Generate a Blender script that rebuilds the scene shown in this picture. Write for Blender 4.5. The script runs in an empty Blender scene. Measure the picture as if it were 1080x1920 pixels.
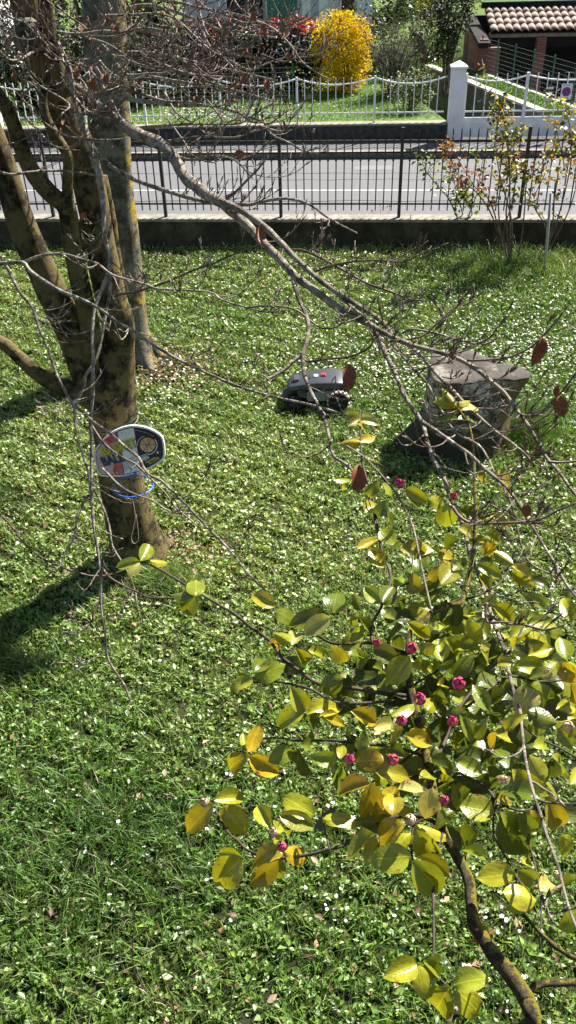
import bpy, bmesh, math, random
import numpy as np
from mathutils import Vector, Matrix
R = math.radians
random.seed(11); rng = np.random.default_rng(11)
S = bpy.context.scene
COL = S.collection

# ------------------------------------------------------------------ camera, sky, sun, exposure
CAM = Vector((0.0, 0.0, 4.3)); FPX = 1600.0
CROT = Matrix.Rotation(R(55.0), 3, 'X') @ Matrix.Rotation(R(-1.6), 3, 'Z')
cd = bpy.data.cameras.new('camera'); cam = bpy.data.objects.new('camera', cd); COL.objects.link(cam)
cd.sensor_fit = 'VERTICAL'; cd.sensor_height = 36.0; cd.sensor_width = 36.0
cd.lens = 36.0 * FPX / 1920.0
cd.clip_start = 0.05; cd.clip_end = 800.0
cam.matrix_world = Matrix.Translation(CAM) @ CROT.to_4x4()
S.camera = cam
SUN_DIR = Vector((0.71, 0.70, 0.0)).normalized()
SUN_EL = R(46.0)
w = bpy.data.worlds.new('World'); S.world = w; w.use_nodes = True
wn = w.node_tree.nodes; wl = w.node_tree.links
sky = wn.new('ShaderNodeTexSky'); sky.sky_type = 'NISHITA'; sky.sun_disc = False
sky.sun_elevation = SUN_EL; sky.sun_rotation = math.atan2(SUN_DIR.x, SUN_DIR.y)
wn['Background'].inputs['Strength'].default_value = 0.05
wl.new(sky.outputs['Color'], wn['Background'].inputs['Color'])
sd = bpy.data.lights.new('sun', 'SUN'); sd.energy = 5.0; sd.angle = R(0.5); sd.color = (1.0, 0.965, 0.90)
sun = bpy.data.objects.new('sun', sd); COL.objects.link(sun)
to_sun = Vector((SUN_DIR.x * math.cos(SUN_EL), SUN_DIR.y * math.cos(SUN_EL), math.sin(SUN_EL)))
sun.rotation_euler = to_sun.to_track_quat('Z', 'Y').to_euler(); sun.location = (20, 24, 30)
vs = S.view_settings; vs.view_transform = 'Standard'; vs.look = 'None'; vs.exposure = 1.6; vs.gamma = 1.0
vs.use_curve_mapping = False
S.cycles.max_bounces = 5; S.cycles.diffuse_bounces = 2; S.cycles.glossy_bounces = 2; S.cycles.transparent_max_bounces = 4
S.cycles.use_denoising = True; S.cycles.denoising_prefilter = 'FAST'

# ------------------------------------------------------------------ photo pixel -> world
def ray(px, py):
    return CROT @ Vector(((px - 540.0) / FPX, (960.0 - py) / FPX, -1.0))
def D(px, py, d):
    return CAM + ray(px, py) * d
def G(px, py, z=0.0):
    r = ray(px, py); return CAM + r * ((z - CAM.z) / r.z)
def AY(px, py, Y):
    r = ray(px, py); return CAM + r * (Y / r.y)
def VP(px, py, A, n):
    r = ray(px, py); return CAM + r * (n.dot(A - CAM) / n.dot(r))

# ------------------------------------------------------------------ materials
def new_mat(name):
    m = bpy.data.materials.new(name); m.use_nodes = True
    nt = m.node_tree; return m, nt, nt.nodes['Principled BSDF']
def N(nt, t, **kw):
    n = nt.nodes.new(t)
    for k, v in kw.items(): setattr(n, k, v)
    return n
def c4(c): return (c[0], c[1], c[2], 1.0)
def noise(nt, scale, detail=6, rough=0.6, coord='Object', stretch=None):
    tc = N(nt, 'ShaderNodeTexCoord'); no = N(nt, 'ShaderNodeTexNoise')
    no.inputs['Scale'].default_value = scale; no.inputs['Detail'].default_value = detail
    no.inputs['Roughness'].default_value = rough
    src = tc.outputs[coord]
    if stretch:
        mp = N(nt, 'ShaderNodeMapping'); mp.inputs['Scale'].default_value = stretch
        nt.links.new(src, mp.inputs['Vector']); src = mp.outputs['Vector']
    nt.links.new(src, no.inputs['Vector']); return no
def ramp(nt, src, stops):
    r = N(nt, 'ShaderNodeValToRGB'); e = r.color_ramp.elements
    while len(e) < len(stops): e.new(0.5)
    for i, (p, c) in enumerate(stops):
        e[i].position = p; e[i].color = c4(c) if len(c) == 3 else c
    nt.links.new(src, r.inputs['Fac']); return r
def mixc(nt, fac, a, b, mode='MIX'):
    m = N(nt, 'ShaderNodeMix', data_type='RGBA', blend_type=mode)
    for i, v in ((0, fac), (6, a), (7, b)):
        if hasattr(v, 'is_linked') or hasattr(v, 'links'): nt.links.new(v, m.inputs[i])
        elif i == 0: m.inputs[0].default_value = v
        else: m.inputs[i].default_value = c4(v)
    return m.outputs[2]
def bump(nt, b, src, strength, dist=0.01):
    bm = N(nt, 'ShaderNodeBump'); bm.inputs['Strength'].default_value = strength; bm.inputs['Distance'].default_value = dist
    nt.links.new(src, bm.inputs['Height']); nt.links.new(bm.outputs['Normal'], b.inputs['Normal'])
def pmat(name, stops, scale=8, detail=7, rough=0.8, bmp=0.3, bscale=None, bdist=0.01, spec=0.3, coord='Object', stretch=None, metal=0):
    m, nt, b = new_mat(name)
    n = noise(nt, scale, detail, coord=coord, stretch=stretch)
    r = ramp(nt, n.outputs['Fac'], stops)
    nt.links.new(r.outputs['Color'], b.inputs['Base Color'])
    b.inputs['Roughness'].default_value = rough; b.inputs['Specular IOR Level'].default_value = spec
    b.inputs['Metallic'].default_value = metal
    if bmp:
        n2 = noise(nt, bscale or scale * 3, 5, coord=coord, stretch=stretch); bump(nt, b, n2.outputs['Fac'], bmp, bdist)
    return m
def flat(name, c, rough=0.6, spec=0.4, metal=0, var=0.12):
    return pmat(name, [(0.3, tuple(x * (1 - var) for x in c)), (0.7, tuple(min(1, x * (1 + var)) for x in c))], 9, 5, rough, 0.05, 60, 0.002, spec, metal=metal)
def foliage_mat(name, rough=0.45, trans=0.35, spec=0.4, tint=(1.25, 1.2, 0.6)):
    m, nt, b = new_mat(name)
    at = N(nt, 'ShaderNodeAttribute'); at.attribute_name = 'Col'
    nt.links.new(at.outputs['Color'], b.inputs['Base Color'])
    b.inputs['Roughness'].default_value = rough; b.inputs['Specular IOR Level'].default_value = spec
    t = N(nt, 'ShaderNodeBsdfTranslucent')
    nt.links.new(mixc(nt, 1.0, at.outputs['Color'], tint, 'MULTIPLY'), t.inputs['Color'])
    mx = N(nt, 'ShaderNodeMixShader'); mx.inputs[0].default_value = trans
    nt.links.new(b.outputs[0], mx.inputs[1]); nt.links.new(t.outputs[0], mx.inputs[2])
    nt.links.new(mx.outputs[0], nt.nodes['Material Output'].inputs['Surface'])
    return m
def bark_mat(name, base, dark, lichen, lich_amt=0.55, scale=6, moss=(0.30, 0.22, 0.02), moss_amt=0.7):
    m, nt, b = new_mat(name)
    n1 = noise(nt, scale, 12, 0.74); r1 = ramp(nt, n1.outputs['Fac'], [(0.43, dark), (0.54, base)])
    n2 = noise(nt, scale * 2.3, 11, 0.76); r2 = ramp(nt, n2.outputs['Fac'], [(lich_amt, (0, 0, 0)), (lich_amt + 0.06, (1, 1, 1))])
    c = mixc(nt, r2.outputs['Color'], r1.outputs['Color'], lichen)
    # yellow lichen settles on the weather side (+X)
    geo = N(nt, 'ShaderNodeNewGeometry'); sx = N(nt, 'ShaderNodeSeparateXYZ'); nt.links.new(geo.outputs['Normal'], sx.inputs[0])
    n3 = noise(nt, scale * 1.4, 7, 0.75)
    ad = N(nt, 'ShaderNodeMath', operation='MULTIPLY_ADD'); ad.inputs[1].default_value = 0.22
    nt.links.new(sx.outputs['X'], ad.inputs[0]); nt.links.new(n3.outputs['Fac'], ad.inputs[2])
    r3 = ramp(nt, ad.outputs[0], [(moss_amt, (0, 0, 0)), (moss_amt + 0.08, (1, 1, 1))])
    c = mixc(nt, r3.outputs['Color'], c, moss)
    nt.links.new(c, b.inputs['Base Color']); b.inputs['Roughness'].default_value = 0.85; b.inputs['Specular IOR Level'].default_value = 0.2
    n4 = noise(nt, scale * 6, 10, 0.75, stretch=(1, 1, 0.45)); bump(nt, b, n4.outputs['Fac'], 1.0, 0.016)
    return m

M_grass = foliage_mat('grass_blades', 0.43, 0.28, 0.62, (1.15, 1.3, 0.45))
M_fol = foliage_mat('foliage', 0.45, 0.3, 0.4)
M_flower = foliage_mat('petals', 0.6, 0.3, 0.2, (1.1, 1.05, 0.95))
M_beech = bark_mat('beech_bark', (0.135, 0.10, 0.042), (0.018, 0.014, 0.008), (0.18, 0.14, 0.055), 0.56, 7, (0.20, 0.15, 0.02), 0.74)
M_oldbark = bark_mat('old_bark', (0.16, 0.145, 0.11), (0.05, 0.042, 0.03), (0.22, 0.21, 0.17), 0.58, 5, (0.36, 0.24, 0.015), 0.72)
M_branch = bark_mat('branch_bark', (0.32, 0.27, 0.205), (0.11, 0.082, 0.058), (0.54, 0.50, 0.42), 0.54, 13, (0.26, 0.2, 0.05), 0.86)
M_twig = pmat('twig_bark', [(0.35, (0.055, 0.03, 0.02)), (0.7, (0.18, 0.12, 0.09))], 20, 5, 0.5, 0.3, 90, 0.002, 0.4)
M_camstem = bark_mat('camellia_bark', (0.13, 0.105, 0.05), (0.045, 0.034, 0.02), (0.18, 0.16, 0.10), 0.58, 46, (0.30, 0.235, 0.025), 0.54)
M_camtwig = pmat('camellia_twig', [(0.35, (0.03, 0.021, 0.014)), (0.7, (0.10, 0.075, 0.05))], 20, 5, 0.7, 0.3, 90, 0.002, 0.3)
M_iron = pmat('black_iron', [(0.3, (0.012, 0.011, 0.01)), (0.75, (0.035, 0.028, 0.022))], 12, 6, 0.5, 0.2, 80, 0.002, 0.5)
M_white = pmat('white_paint', [(0.3, (0.62, 0.62, 0.60)), (0.6, (0.80, 0.80, 0.78))], 6, 7, 0.5, 0.1, 50, 0.003, 0.4)
M_render = pmat('white_render', [(0.3, (0.62, 0.62, 0.61)), (0.65, (0.78, 0.78, 0.76))], 3, 8, 0.9, 0.2, 60, 0.004, 0.2)
M_asphalt = pmat('asphalt', [(0.25, (0.075, 0.074, 0.076)), (0.75, (0.175, 0.168, 0.17))], 30, 10, 0.85, 0.5, 120, 0.006, 0.3)
M_pave = pmat('pavement_asphalt', [(0.3, (0.07, 0.07, 0.073)), (0.7, (0.13, 0.128, 0.13))], 12, 9, 0.85, 0.4, 80, 0.006)
M_conc = pmat('mossy_concrete', [(0.25, (0.012, 0.011, 0.007)), (0.5, (0.045, 0.038, 0.024)), (0.75, (0.11, 0.095, 0.065))], 4, 10, 0.9, 0.6, 30, 0.012, 0.2)
M_cap = pmat('concrete_cap', [(0.25, (0.12, 0.105, 0.08)), (0.7, (0.30, 0.28, 0.23))], 8, 9, 0.9, 0.4, 60, 0.006, 0.2)
M_dwall = pmat('dark_stone_wall', [(0.25, (0.02, 0.02, 0.018)), (0.7, (0.085, 0.08, 0.072))], 9, 9, 0.9, 0.6, 30, 0.02, 0.2)
M_gwall = pmat('grey_wall', [(0.3, (0.10, 0.095, 0.09)), (0.7, (0.17, 0.165, 0.155))], 3, 8, 0.9, 0.2, 40, 0.006, 0.2)
M_coping = pmat('stone_coping', [(0.3, (0.34, 0.31, 0.26)), (0.7, (0.55, 0.52, 0.46))], 8, 8, 0.85, 0.3, 40, 0.006, 0.2)
M_soil = pmat('soil', [(0.25, (0.012, 0.015, 0.006)), (0.5, (0.022, 0.028, 0.010)), (0.75, (0.055, 0.048, 0.026))], 5, 10, 0.95, 0.8, 25, 0.02, 0.1)
M_nlawn = pmat('neighbour_turf', [(0.25, (0.05, 0.10, 0.012)), (0.7, (0.12, 0.18, 0.025))], 2.5, 10, 0.9, 0.6, 60, 0.02, 0.2)
M_line = pmat('road_paint', [(0.35, (0.26, 0.26, 0.26)), (0.65, (0.5, 0.5, 0.49))], 14, 8, 0.8, 0.2)
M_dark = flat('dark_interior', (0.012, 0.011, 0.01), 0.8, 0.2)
M_glass = flat('window_glass', (0.02, 0.024, 0.026), 0.08, 0.6)
M_teal = flat('teal_shutter', (0.04, 0.22, 0.15), 0.5)
M_beam = flat('roof_timber', (0.018, 0.014, 0.012), 0.8, 0.15)
M_greenmetal = flat('green_metal', (0.02, 0.09, 0.055), 0.5)
M_wire = flat('wire', (0.10, 0.13, 0.11), 0.5)
M_tile = pmat('roof_tile', [(0.3, (0.10, 0.06, 0.045)), (0.5, (0.20, 0.14, 0.11)), (0.75, (0.36, 0.29, 0.24))], 3, 8, 0.85, 0.3, 30, 0.01, 0.2)
m, nt, b = new_mat('brickwork'); M_brick = m
tc = N(nt, 'ShaderNodeTexCoord'); mp = N(nt, 'ShaderNodeMapping'); mp.inputs['Rotation'].default_value = (R(90), 0, 0)
bt = N(nt, 'ShaderNodeTexBrick'); bt.inputs['Scale'].default_value = 4.0
bt.inputs['Color1'].default_value = (0.19, 0.07, 0.04, 1); bt.inputs['Color2'].default_value = (0.12, 0.045, 0.028, 1); bt.inputs['Mortar'].default_value = (0.2, 0.17, 0.14, 1)
bt.inputs['Mortar Size'].default_value = 0.015
nt.links.new(tc.outputs['Object'], mp.inputs[0]); nt.links.new(mp.outputs[0], bt.inputs['Vector'])
nt.links.new(bt.outputs['Color'], b.inputs['Base Color']); b.inputs['Roughness'].default_value = 0.9

# camellia leaf: object colour, blotches, veins
m, nt, b = new_mat('camellia_leaf'); M_leaf = m
oi = N(nt, 'ShaderNodeObjectInfo'); tc = N(nt, 'ShaderNodeTexCoord')
sh = N(nt, 'ShaderNodeVectorMath', operation='ADD'); sc_ = N(nt, 'ShaderNodeMath', operation='MULTIPLY'); sc_.inputs[1].default_value = 37.0
nt.links.new(oi.outputs['Random'], sc_.inputs[0]); nt.links.new(tc.outputs['UV'], sh.inputs[0]); nt.links.new(sc_.outputs[0], sh.inputs[1])
def uvnoise(scale, detail):
    n = N(nt, 'ShaderNodeTexNoise'); n.inputs['Scale'].default_value = scale; n.inputs['Detail'].default_value = detail
    n.inputs['Roughness'].default_value = 0.65
    nt.links.new(sh.outputs[0], n.inputs['Vector']); return n
n1 = uvnoise(2.2, 4)
hs = N(nt, 'ShaderNodeHueSaturation'); nt.links.new(oi.outputs['Color'], hs.inputs['Color'])
hv = N(nt, 'ShaderNodeMath', operation='MULTIPLY_ADD'); hv.inputs[1].default_value = 1.1; hv.inputs[2].default_value = 0.42
nt.links.new(n1.outputs['Fac'], hv.inputs[0]); nt.links.new(hv.outputs[0], hs.inputs['Value'])
sx = N(nt, 'ShaderNodeSeparateXYZ'); nt.links.new(tc.outputs['UV'], sx.inputs[0])
ab = N(nt, 'ShaderNodeMath', operation='SUBTRACT'); ab.inputs[1].default_value = 0.5; nt.links.new(sx.outputs['Y'], ab.inputs[0])
aa = N(nt, 'ShaderNodeMath', operation='ABSOLUTE'); nt.links.new(ab.outputs[0], aa.inputs[0])
# side veins: sin((u - |v|*0.7)*k)
vv = N(nt, 'ShaderNodeMath', operation='MULTIPLY_ADD'); vv.inputs[1].default_value = -0.75; nt.links.new(aa.outputs[0], vv.inputs[0]); nt.links.new(sx.outputs['X'], vv.inputs[2])
vs_ = N(nt, 'ShaderNodeMath', operation='MULTIPLY'); vs_.inputs[1].default_value = 48.0; nt.links.new(vv.outputs[0], vs_.inputs[0])
vsin = N(nt, 'ShaderNodeMath', operation='SINE'); nt.links.new(vs_.outputs[0], vsin.inputs[0])
rv = ramp(nt, vsin.outputs[0], [(0.90, (0, 0, 0)), (1.0, (0.35, 0.35, 0.35))])
rm = ramp(nt, aa.outputs[0], [(0.012, (0.8, 0.8, 0.8)), (0.035, (0, 0, 0))])
vein = N(nt, 'ShaderNodeMath', operation='MAXIMUM'); nt.links.new(rv.outputs[0], vein.inputs[0]); nt.links.new(rm.outputs[0], vein.inputs[1])
lite = mixc(nt, 1.0, hs.outputs['Color'], (1.5, 1.45, 1.6), 'MULTIPLY')
c1 = mixc(nt, vein.outputs[0], hs.outputs['Color'], lite)
# yellow-brown scorch near edges, on the yellowed leaves most
n2 = uvnoise(5.0, 6)
ed = N(nt, 'ShaderNodeMath', operation='MULTIPLY_ADD'); ed.inputs[1].default_value = 0.35; nt.links.new(aa.outputs[0], ed.inputs[0]); nt.links.new(n2.outputs['Fac'], ed.inputs[2])
sr = N(nt, 'ShaderNodeSeparateColor'); nt.links.new(oi.outputs['Color'], sr.inputs[0])
e2 = N(nt, 'ShaderNodeMath', operation='MULTIPLY_ADD'); e2.inputs[1].default_value = 0.22; nt.links.new(sr.outputs[0], e2.inputs[0]); nt.links.new(ed.outputs[0], e2.inputs[2])
r5 = ramp(nt, e2.outputs[0], [(0.75, (0, 0, 0)), (0.85, (1, 1, 1))])
c2 = mixc(nt, r5.outputs[0], c1, (0.26, 0.10, 0.02))
r6 = ramp(nt, e2.outputs[0], [(0.86, (0, 0, 0)), (0.89, (1, 1, 1))])
c3 = mixc(nt, r6.outputs[0], c2, (0.05, 0.015, 0.006))
nt.links.new(c3, b.inputs['Base Color']); b.inputs['Roughness'].default_value = 0.26; b.inputs['Specular IOR Level'].default_value = 0.55
n9 = uvnoise(7.0, 3); hh = N(nt, 'ShaderNodeMath', operation='MULTIPLY_ADD'); hh.inputs[1].default_value = 1.6; nt.links.new(n9.outputs['Fac'], hh.inputs[0]); nt.links.new(vein.outputs[0], hh.inputs[2]); bump(nt, b, hh.outputs[0], 0.16, 0.012)
tr = N(nt, 'ShaderNodeBsdfTranslucent'); nt.links.new(mixc(nt, 1.0, c3, (1.3, 1.25, 0.5), 'MULTIPLY'), tr.inputs[0])
mx = N(nt, 'ShaderNodeMixShader'); mx.inputs[0].default_value = 0.28
nt.links.new(b.outputs[0], mx.inputs[1]); nt.links.new(tr.outputs[0], mx.inputs[2]); nt.links.new(mx.outputs[0], nt.nodes['Material Output'].inputs[0])
M_dead = foliage_mat('dead_leaf', 0.5, 0.3, 0.3, (1.3, 0.8, 0.5))
M_bud = pmat('pink_petal', [(0.32, (0.42, 0.02, 0.085)), (0.55, (0.56, 0.07, 0.15)), (0.72, (0.66, 0.32, 0.34))], 1.6, 3, 0.5, 0.1, coord='Object')
M_palebud = pmat('pale_petal', [(0.35, (0.55, 0.30, 0.20)), (0.6, (0.62, 0.45, 0.28)), (0.75, (0.62, 0.25, 0.24))], 1.6, 3, 0.5, 0.1)
M_sepal = pmat('sepal', [(0.35, (0.25, 0.20, 0.05)), (0.7, (0.38, 0.33, 0.14))], 20, 4, 0.6, 0.1)

# ------------------------------------------------------------------ object helpers
def tag(o, label=None, cat=None, group=None, kind=None):
    if label: o['label'] = label
    if cat: o['category'] = cat
    if group: o['group'] = group
    if kind: o['kind'] = kind
    return o
def empty(name, loc, label, cat, group=None, rz=0.0):
    o = bpy.data.objects.new(name, None); COL.objects.link(o); o.location = loc; o.rotation_euler = (0, 0, rz)
    o.empty_display_size = 0.1
    return tag(o, label, cat, group)
def rootloc(p):
    v = Vector((0, 0, 0))
    while p is not None: v = v + p.location; p = p.parent
    return v
def link(name, me, mat, parent=None, loc=(0, 0, 0)):
    o = bpy.data.objects.new(name, me); COL.objects.link(o); o.location = loc
    if mat is not None and len(me.materials) == 0: me.materials.append(mat)
    if parent is not None: o.parent = parent
    return o
def mesh_np(name, V, F, cols=None, smooth=True, uv=None):
    """V (n,3); F (m,3) or (m,4) array or list of polygons"""
    me = bpy.data.meshes.new(name); V = np.asarray(V, dtype=np.float32)
    if isinstance(F, np.ndarray):
        k = F.shape[1]; m = F.shape[0]
        me.vertices.add(len(V)); me.vertices.foreach_set('co', V.ravel())
        me.loops.add(m * k); me.loops.foreach_set('vertex_index', F.astype(np.int32).ravel())
        me.polygons.add(m); me.polygons.foreach_set('loop_start', np.arange(0, m * k, k, dtype=np.int32))
        me.update(calc_edges=True)
    else:
        me.from_pydata([tuple(v) for v in V.tolist()], [], F); me.update()
    if smooth: me.polygons.foreach_set('use_smooth', np.ones(len(me.polygons), dtype=bool))
    if cols is not None:
        a = me.attributes.new('Col', 'FLOAT_COLOR', 'POINT')
        c = np.ones((len(V), 4), dtype=np.float32); c[:, :3] = cols; a.data.foreach_set('color', c.ravel())
    if uv is not None:
        l = me.uv_layers.new(name='UVMap'); idx = np.empty(len(me.loops), dtype=np.int32)
        me.loops.foreach_get('vertex_index', idx); l.data.foreach_set('uv', np.asarray(uv, dtype=np.float32)[idx].ravel())
    return me
def part(name, V, F, mat, parent, cols=None, smooth=True):
    """V in world coordinates; the object's origin sits on its (unrotated) parent"""
    off = np.array(rootloc(parent))
    return link(name, mesh_np(name, np.asarray(V, dtype=float) - off, F, cols, smooth), mat, parent)
class MB:
    def __init__(s): s.V = []; s.F = []
    def add(s, V, F):
        o = len(s.V); s.V += [tuple(v) for v in V]; s.F += [tuple(i + o for i in f) for f in F]; return s
    def box(s, x0, x1, y0, y1, z0, z1):
        V = [(x, y, z) for x in (x0, x1) for y in (y0, y1) for z in (z0, z1)]
        return s.add(V, [(0, 1, 3, 2), (4, 6, 7, 5), (0, 4, 5, 1), (2, 3, 7, 6), (0, 2, 6, 4), (1, 5, 7, 3)])
    def prism(s, poly, z0, z1):
        n = len(poly); V = [(p[0], p[1], z0) for p in poly] + [(p[0], p[1], z1) for p in poly]
        F = [tuple(range(n - 1, -1, -1)), tuple(range(n, 2 * n))] + [(i, (i + 1) % n, n + (i + 1) % n, n + i) for i in range(n)]
        return s.add(V, F)
    def loft(s, rings, cap=True, closed=False):
        k = len(rings[0]); V = [v for r in rings for v in r]; F = []
        m = len(rings)
        for i in range(m if closed else m - 1):
            a = i * k; c = ((i + 1) % m) * k
            for j in range(k): F.append((a + j, a + (j + 1) % k, c + (j + 1) % k, c + j))
        if cap and not closed: F.append(tuple(range(k - 1, -1, -1))); F.append(tuple(range((m - 1) * k, m * k)))
        return s.add(V, F)
    def tube(s, pts, rad, sides=6, cap=True, closed=False):
        pts = [Vector(p) for p in pts]; n = len(pts)
        if not hasattr(rad, '__len__'): rad = [rad] * n
        up = None; rings = []
        for i in range(n):
            a = pts[i - 1] if (i > 0 or closed) else pts[i]; c = pts[(i + 1) % n] if (i < n - 1 or closed) else pts[i]
            t = (c - a); t = t.normalized() if t.length > 1e-9 else Vector((0, 0, 1))
            if up is None:
                up = t.orthogonal().normalized()
            up = up - t * up.dot(t); up = up.normalized() if up.length > 1e-6 else t.orthogonal().normalized()
            bi = t.cross(up)
            rings.append([pts[i] + (up * math.cos(2 * math.pi * j / sides) + bi * math.sin(2 * math.pi * j / sides)) * rad[i] for j in range(sides)])
        return s.loft(rings, cap, closed)
    def mesh(s, name, smooth=False): return mesh_np(name, np.array(s.V), s.F, smooth=smooth)
    def build(s, name, mat, parent=None, loc=(0, 0, 0), smooth=False): return link(name, s.mesh(name, smooth), mat, parent, loc)
    def world(s, name, mat, parent, smooth=False): return part(name, np.array(s.V), s.F, mat, parent, smooth=smooth)
def smooth_path(pts, rad, step=3):
    """Catmull-Rom"""
    P = [Vector(p) for p in pts]; n = len(P); out = []; ro = []
    for i in range(n - 1):
        p0 = P[max(i - 1, 0)]; p1 = P[i]; p2 = P[i + 1]; p3 = P[min(i + 2, n - 1)]
        for k in range(step):
            t = k / step
            out.append(0.5 * ((2 * p1) + (p2 - p0) * t + (2 * p0 - 5 * p1 + 4 * p2 - p3) * t * t + (3 * p1 - p0 - 3 * p2 + p3) * t ** 3))
            ro.append(rad[i] * (1 - t) + rad[i + 1] * t)
    out.append(P[-1]); ro.append(rad[-1]); return out, ro
def bevel_obj(o, wd=0.005, seg=2):
    bm = bmesh.new(); bm.from_mesh(o.data)
    bmesh.ops.bevel(bm, geom=list(bm.edges), offset=wd, segments=seg, affect='EDGES', clamp_overlap=True)
    bm.to_mesh(o.data); bm.free(); return o
# clouds of small leaf faces -------------------------------------------------
def leaf_cloud(P, size, cols, up=0.4, aspect=0.55, sizevar=0.35, sun_bias=None):
    """P (n,3), one folded kite (2 tris) per point"""
    n = len(P); P = np.asarray(P)
    nv = rng.normal(size=(n, 3)); nv /= np.linalg.norm(nv, axis=1)[:, None]; nv[:, 2] = np.abs(nv[:, 2]); nv[:, 2] += up
    nv /= np.linalg.norm(nv, axis=1)[:, None]
    a = rng.normal(size=(n, 3)); t = np.cross(nv, a); t /= np.linalg.norm(t, axis=1)[:, None]; bb = np.cross(nv, t)
    s = (size * (1 + sizevar * rng.normal(size=n)).clip(0.35, 2))[:, None]
    V = np.empty((n, 4, 3)); V[:, 0] = P - t * s * 0.5; V[:, 2] = P + t * s * 0.5
    V[:, 1] = P + bb * s * aspect * 0.5 + nv * s * 0.12; V[:, 3] = P - bb * s * aspect * 0.5 + nv * s * 0.12
    i = np.arange(n)[:, None] * 4
    F = np.concatenate([i + np.array([[0, 1, 2]]), i + np.array([[0, 2, 3]])], axis=0)
    C = np.repeat(np.asarray(cols)[:, None, :], 4, axis=1).reshape(-1, 3) if np.ndim(cols) == 2 else cols
    return V.reshape(-1, 3), F, C
def pick_cols(n, pal, wts=None, var=0.25):
    pal = np.array(pal); wts = None if wts is None else np.array(wts) / np.sum(wts)
    c = pal[rng.choice(len(pal), n, p=wts)]
    return (c * (1 + var * rng.normal(size=(n, 1))).clip(0.4, 1.9)).clip(0, 0.9)

# ================================================================== SETTING
def sheet(name, poly, mat, z=None, kind='structure'):
    V = [(p[0], p[1], p[2] if len(p) > 2 else z) for p in poly]
    return tag(link(name, mesh_np(name, np.array(V), [tuple(range(len(V)))], smooth=False), mat), kind=kind)
# the big ground sheet, gently uneven under the lawn
gX = [-300, 2.0, 17.0, 300]; gY = [-60, 20.3, 38.0, 400]
tag(link('ground', mesh_np('ground', np.array([(x, y, -0.06) for y in gY for x in gX]), [(r0 * 4 + c0, r0 * 4 + c0 + 1, r0 * 4 + c0 + 5, r0 * 4 + c0 + 4) for r0 in range(3) for c0 in range(3) if (r0, c0) != (1, 1)], smooth=False), M_soil), kind='structure')
nx, ny = 60, 70
gx = np.linspace(-11, 11, nx); gy = np.linspace(-3.0, 13.7, ny)
XX, YY = np.meshgrid(gx, gy)
def lawn_z(x, y):
    return 0.012 * np.sin(x * 1.7 + 0.6 * y) + 0.012 * np.sin(y * 2.1 - x * 0.8) + 0.05 * np.exp(-((x + 1.25) ** 2 + (y - 5.5) ** 2) / 0.35) + 0.06 * np.exp(-((x + 1.6) ** 2 + (y - 9.4) ** 2) / 0.6)
ZZ = lawn_z(XX, YY)
ii = (np.arange(ny - 1)[:, None] * nx + np.arange(nx - 1)[None, :]).ravel()
tag(link('lawn', mesh_np('lawn', np.stack([XX, YY, ZZ], -1).reshape(-1, 3), np.stack([ii, ii + 1, ii + nx + 1, ii + nx], 1)), M_soil), kind='structure')

def street(x, y0, a):   # point on a line crossing X=0 at y0 with slope a (degrees)
    return (x, y0 + x * math.tan(R(a)))
AN, AK, AF = -5.8, -5.2, -4.0
sheet('road', [street(-60, 13.5, AN) + (0.0,), street(60, 13.5, AN) + (0.0,), street(60, 19.46, AK) + (0.0,), street(-60, 19.46, AK) + (0.0,)], M_asphalt)
sheet('road_line', [street(-60, 16.78, -5.9) + (0.004,), street(60, 16.78, -5.9) + (0.004,), street(60, 16.85, -5.9) + (0.004,), street(-60, 16.85, -5.9) + (0.004,)], M_line)
# crack seams and repaired strip in the tarmac (dark sealed joints)
M_seal = flat('tar_seam', (0.045, 0.045, 0.047), 0.7)
for k, (y0, wd, x0, x1) in enumerate(((16.05, 0.05, -9, 9), (18.1, 0.03, -6, 5), (17.6, 0.025, -1, 8))):
    top = []; bot = []
    for i in range(41):
        x = x0 + (x1 - x0) * i / 40; yy = y0 + x * math.tan(R(-5.6)) + 0.03 * math.sin(i * 1.7 + k) + 0.02 * math.sin(i * 0.6)
        ww = wd * (0.4 + 0.6 * abs(math.sin(i * 0.9 + k)))
        top.append((x, yy + ww, 0.004)); bot.append((x, yy, 0.004))
    V = top + bot; F = [(41 + i, 41 + i + 1, i + 1, i) for i in range(40)]
    tag(link('road_seam', mesh_np('road_seam', np.array(V), F, smooth=False), M_seal), kind='structure')
M_patch = pmat('tarmac_patch', [(0.3, (0.13, 0.13, 0.132)), (0.7, (0.19, 0.187, 0.19))], 26, 9, 0.85, 0.4, 120, 0.006)
sheet('road_patch', [street(1.55, 18.35, AK) + (0.004,), street(2.35, 18.35, AK) + (0.004,), street(2.33, 18.72, AK) + (0.004,), street(1.6, 18.7, AK) + (0.004,)], M_patch)
def strip_box(name, y0, y1, a0, a1, z0, z1, mat, x0=-60, x1=60):
    p = [street(x0, y0, a0), street(x1, y0, a0), street(x1, y1, a1), street(x0, y1, a1)]
    return MB().prism(p, z0, z1).build(name, mat)
tag(strip_box('kerb', 19.42, 19.55, AK, AK, -0.05, 0.125, M_cap), kind='structure')
tag(strip_box('pavement', 19.55, 20.36, AK, AF, -0.05, 0.12, M_pave), kind='structure')

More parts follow.
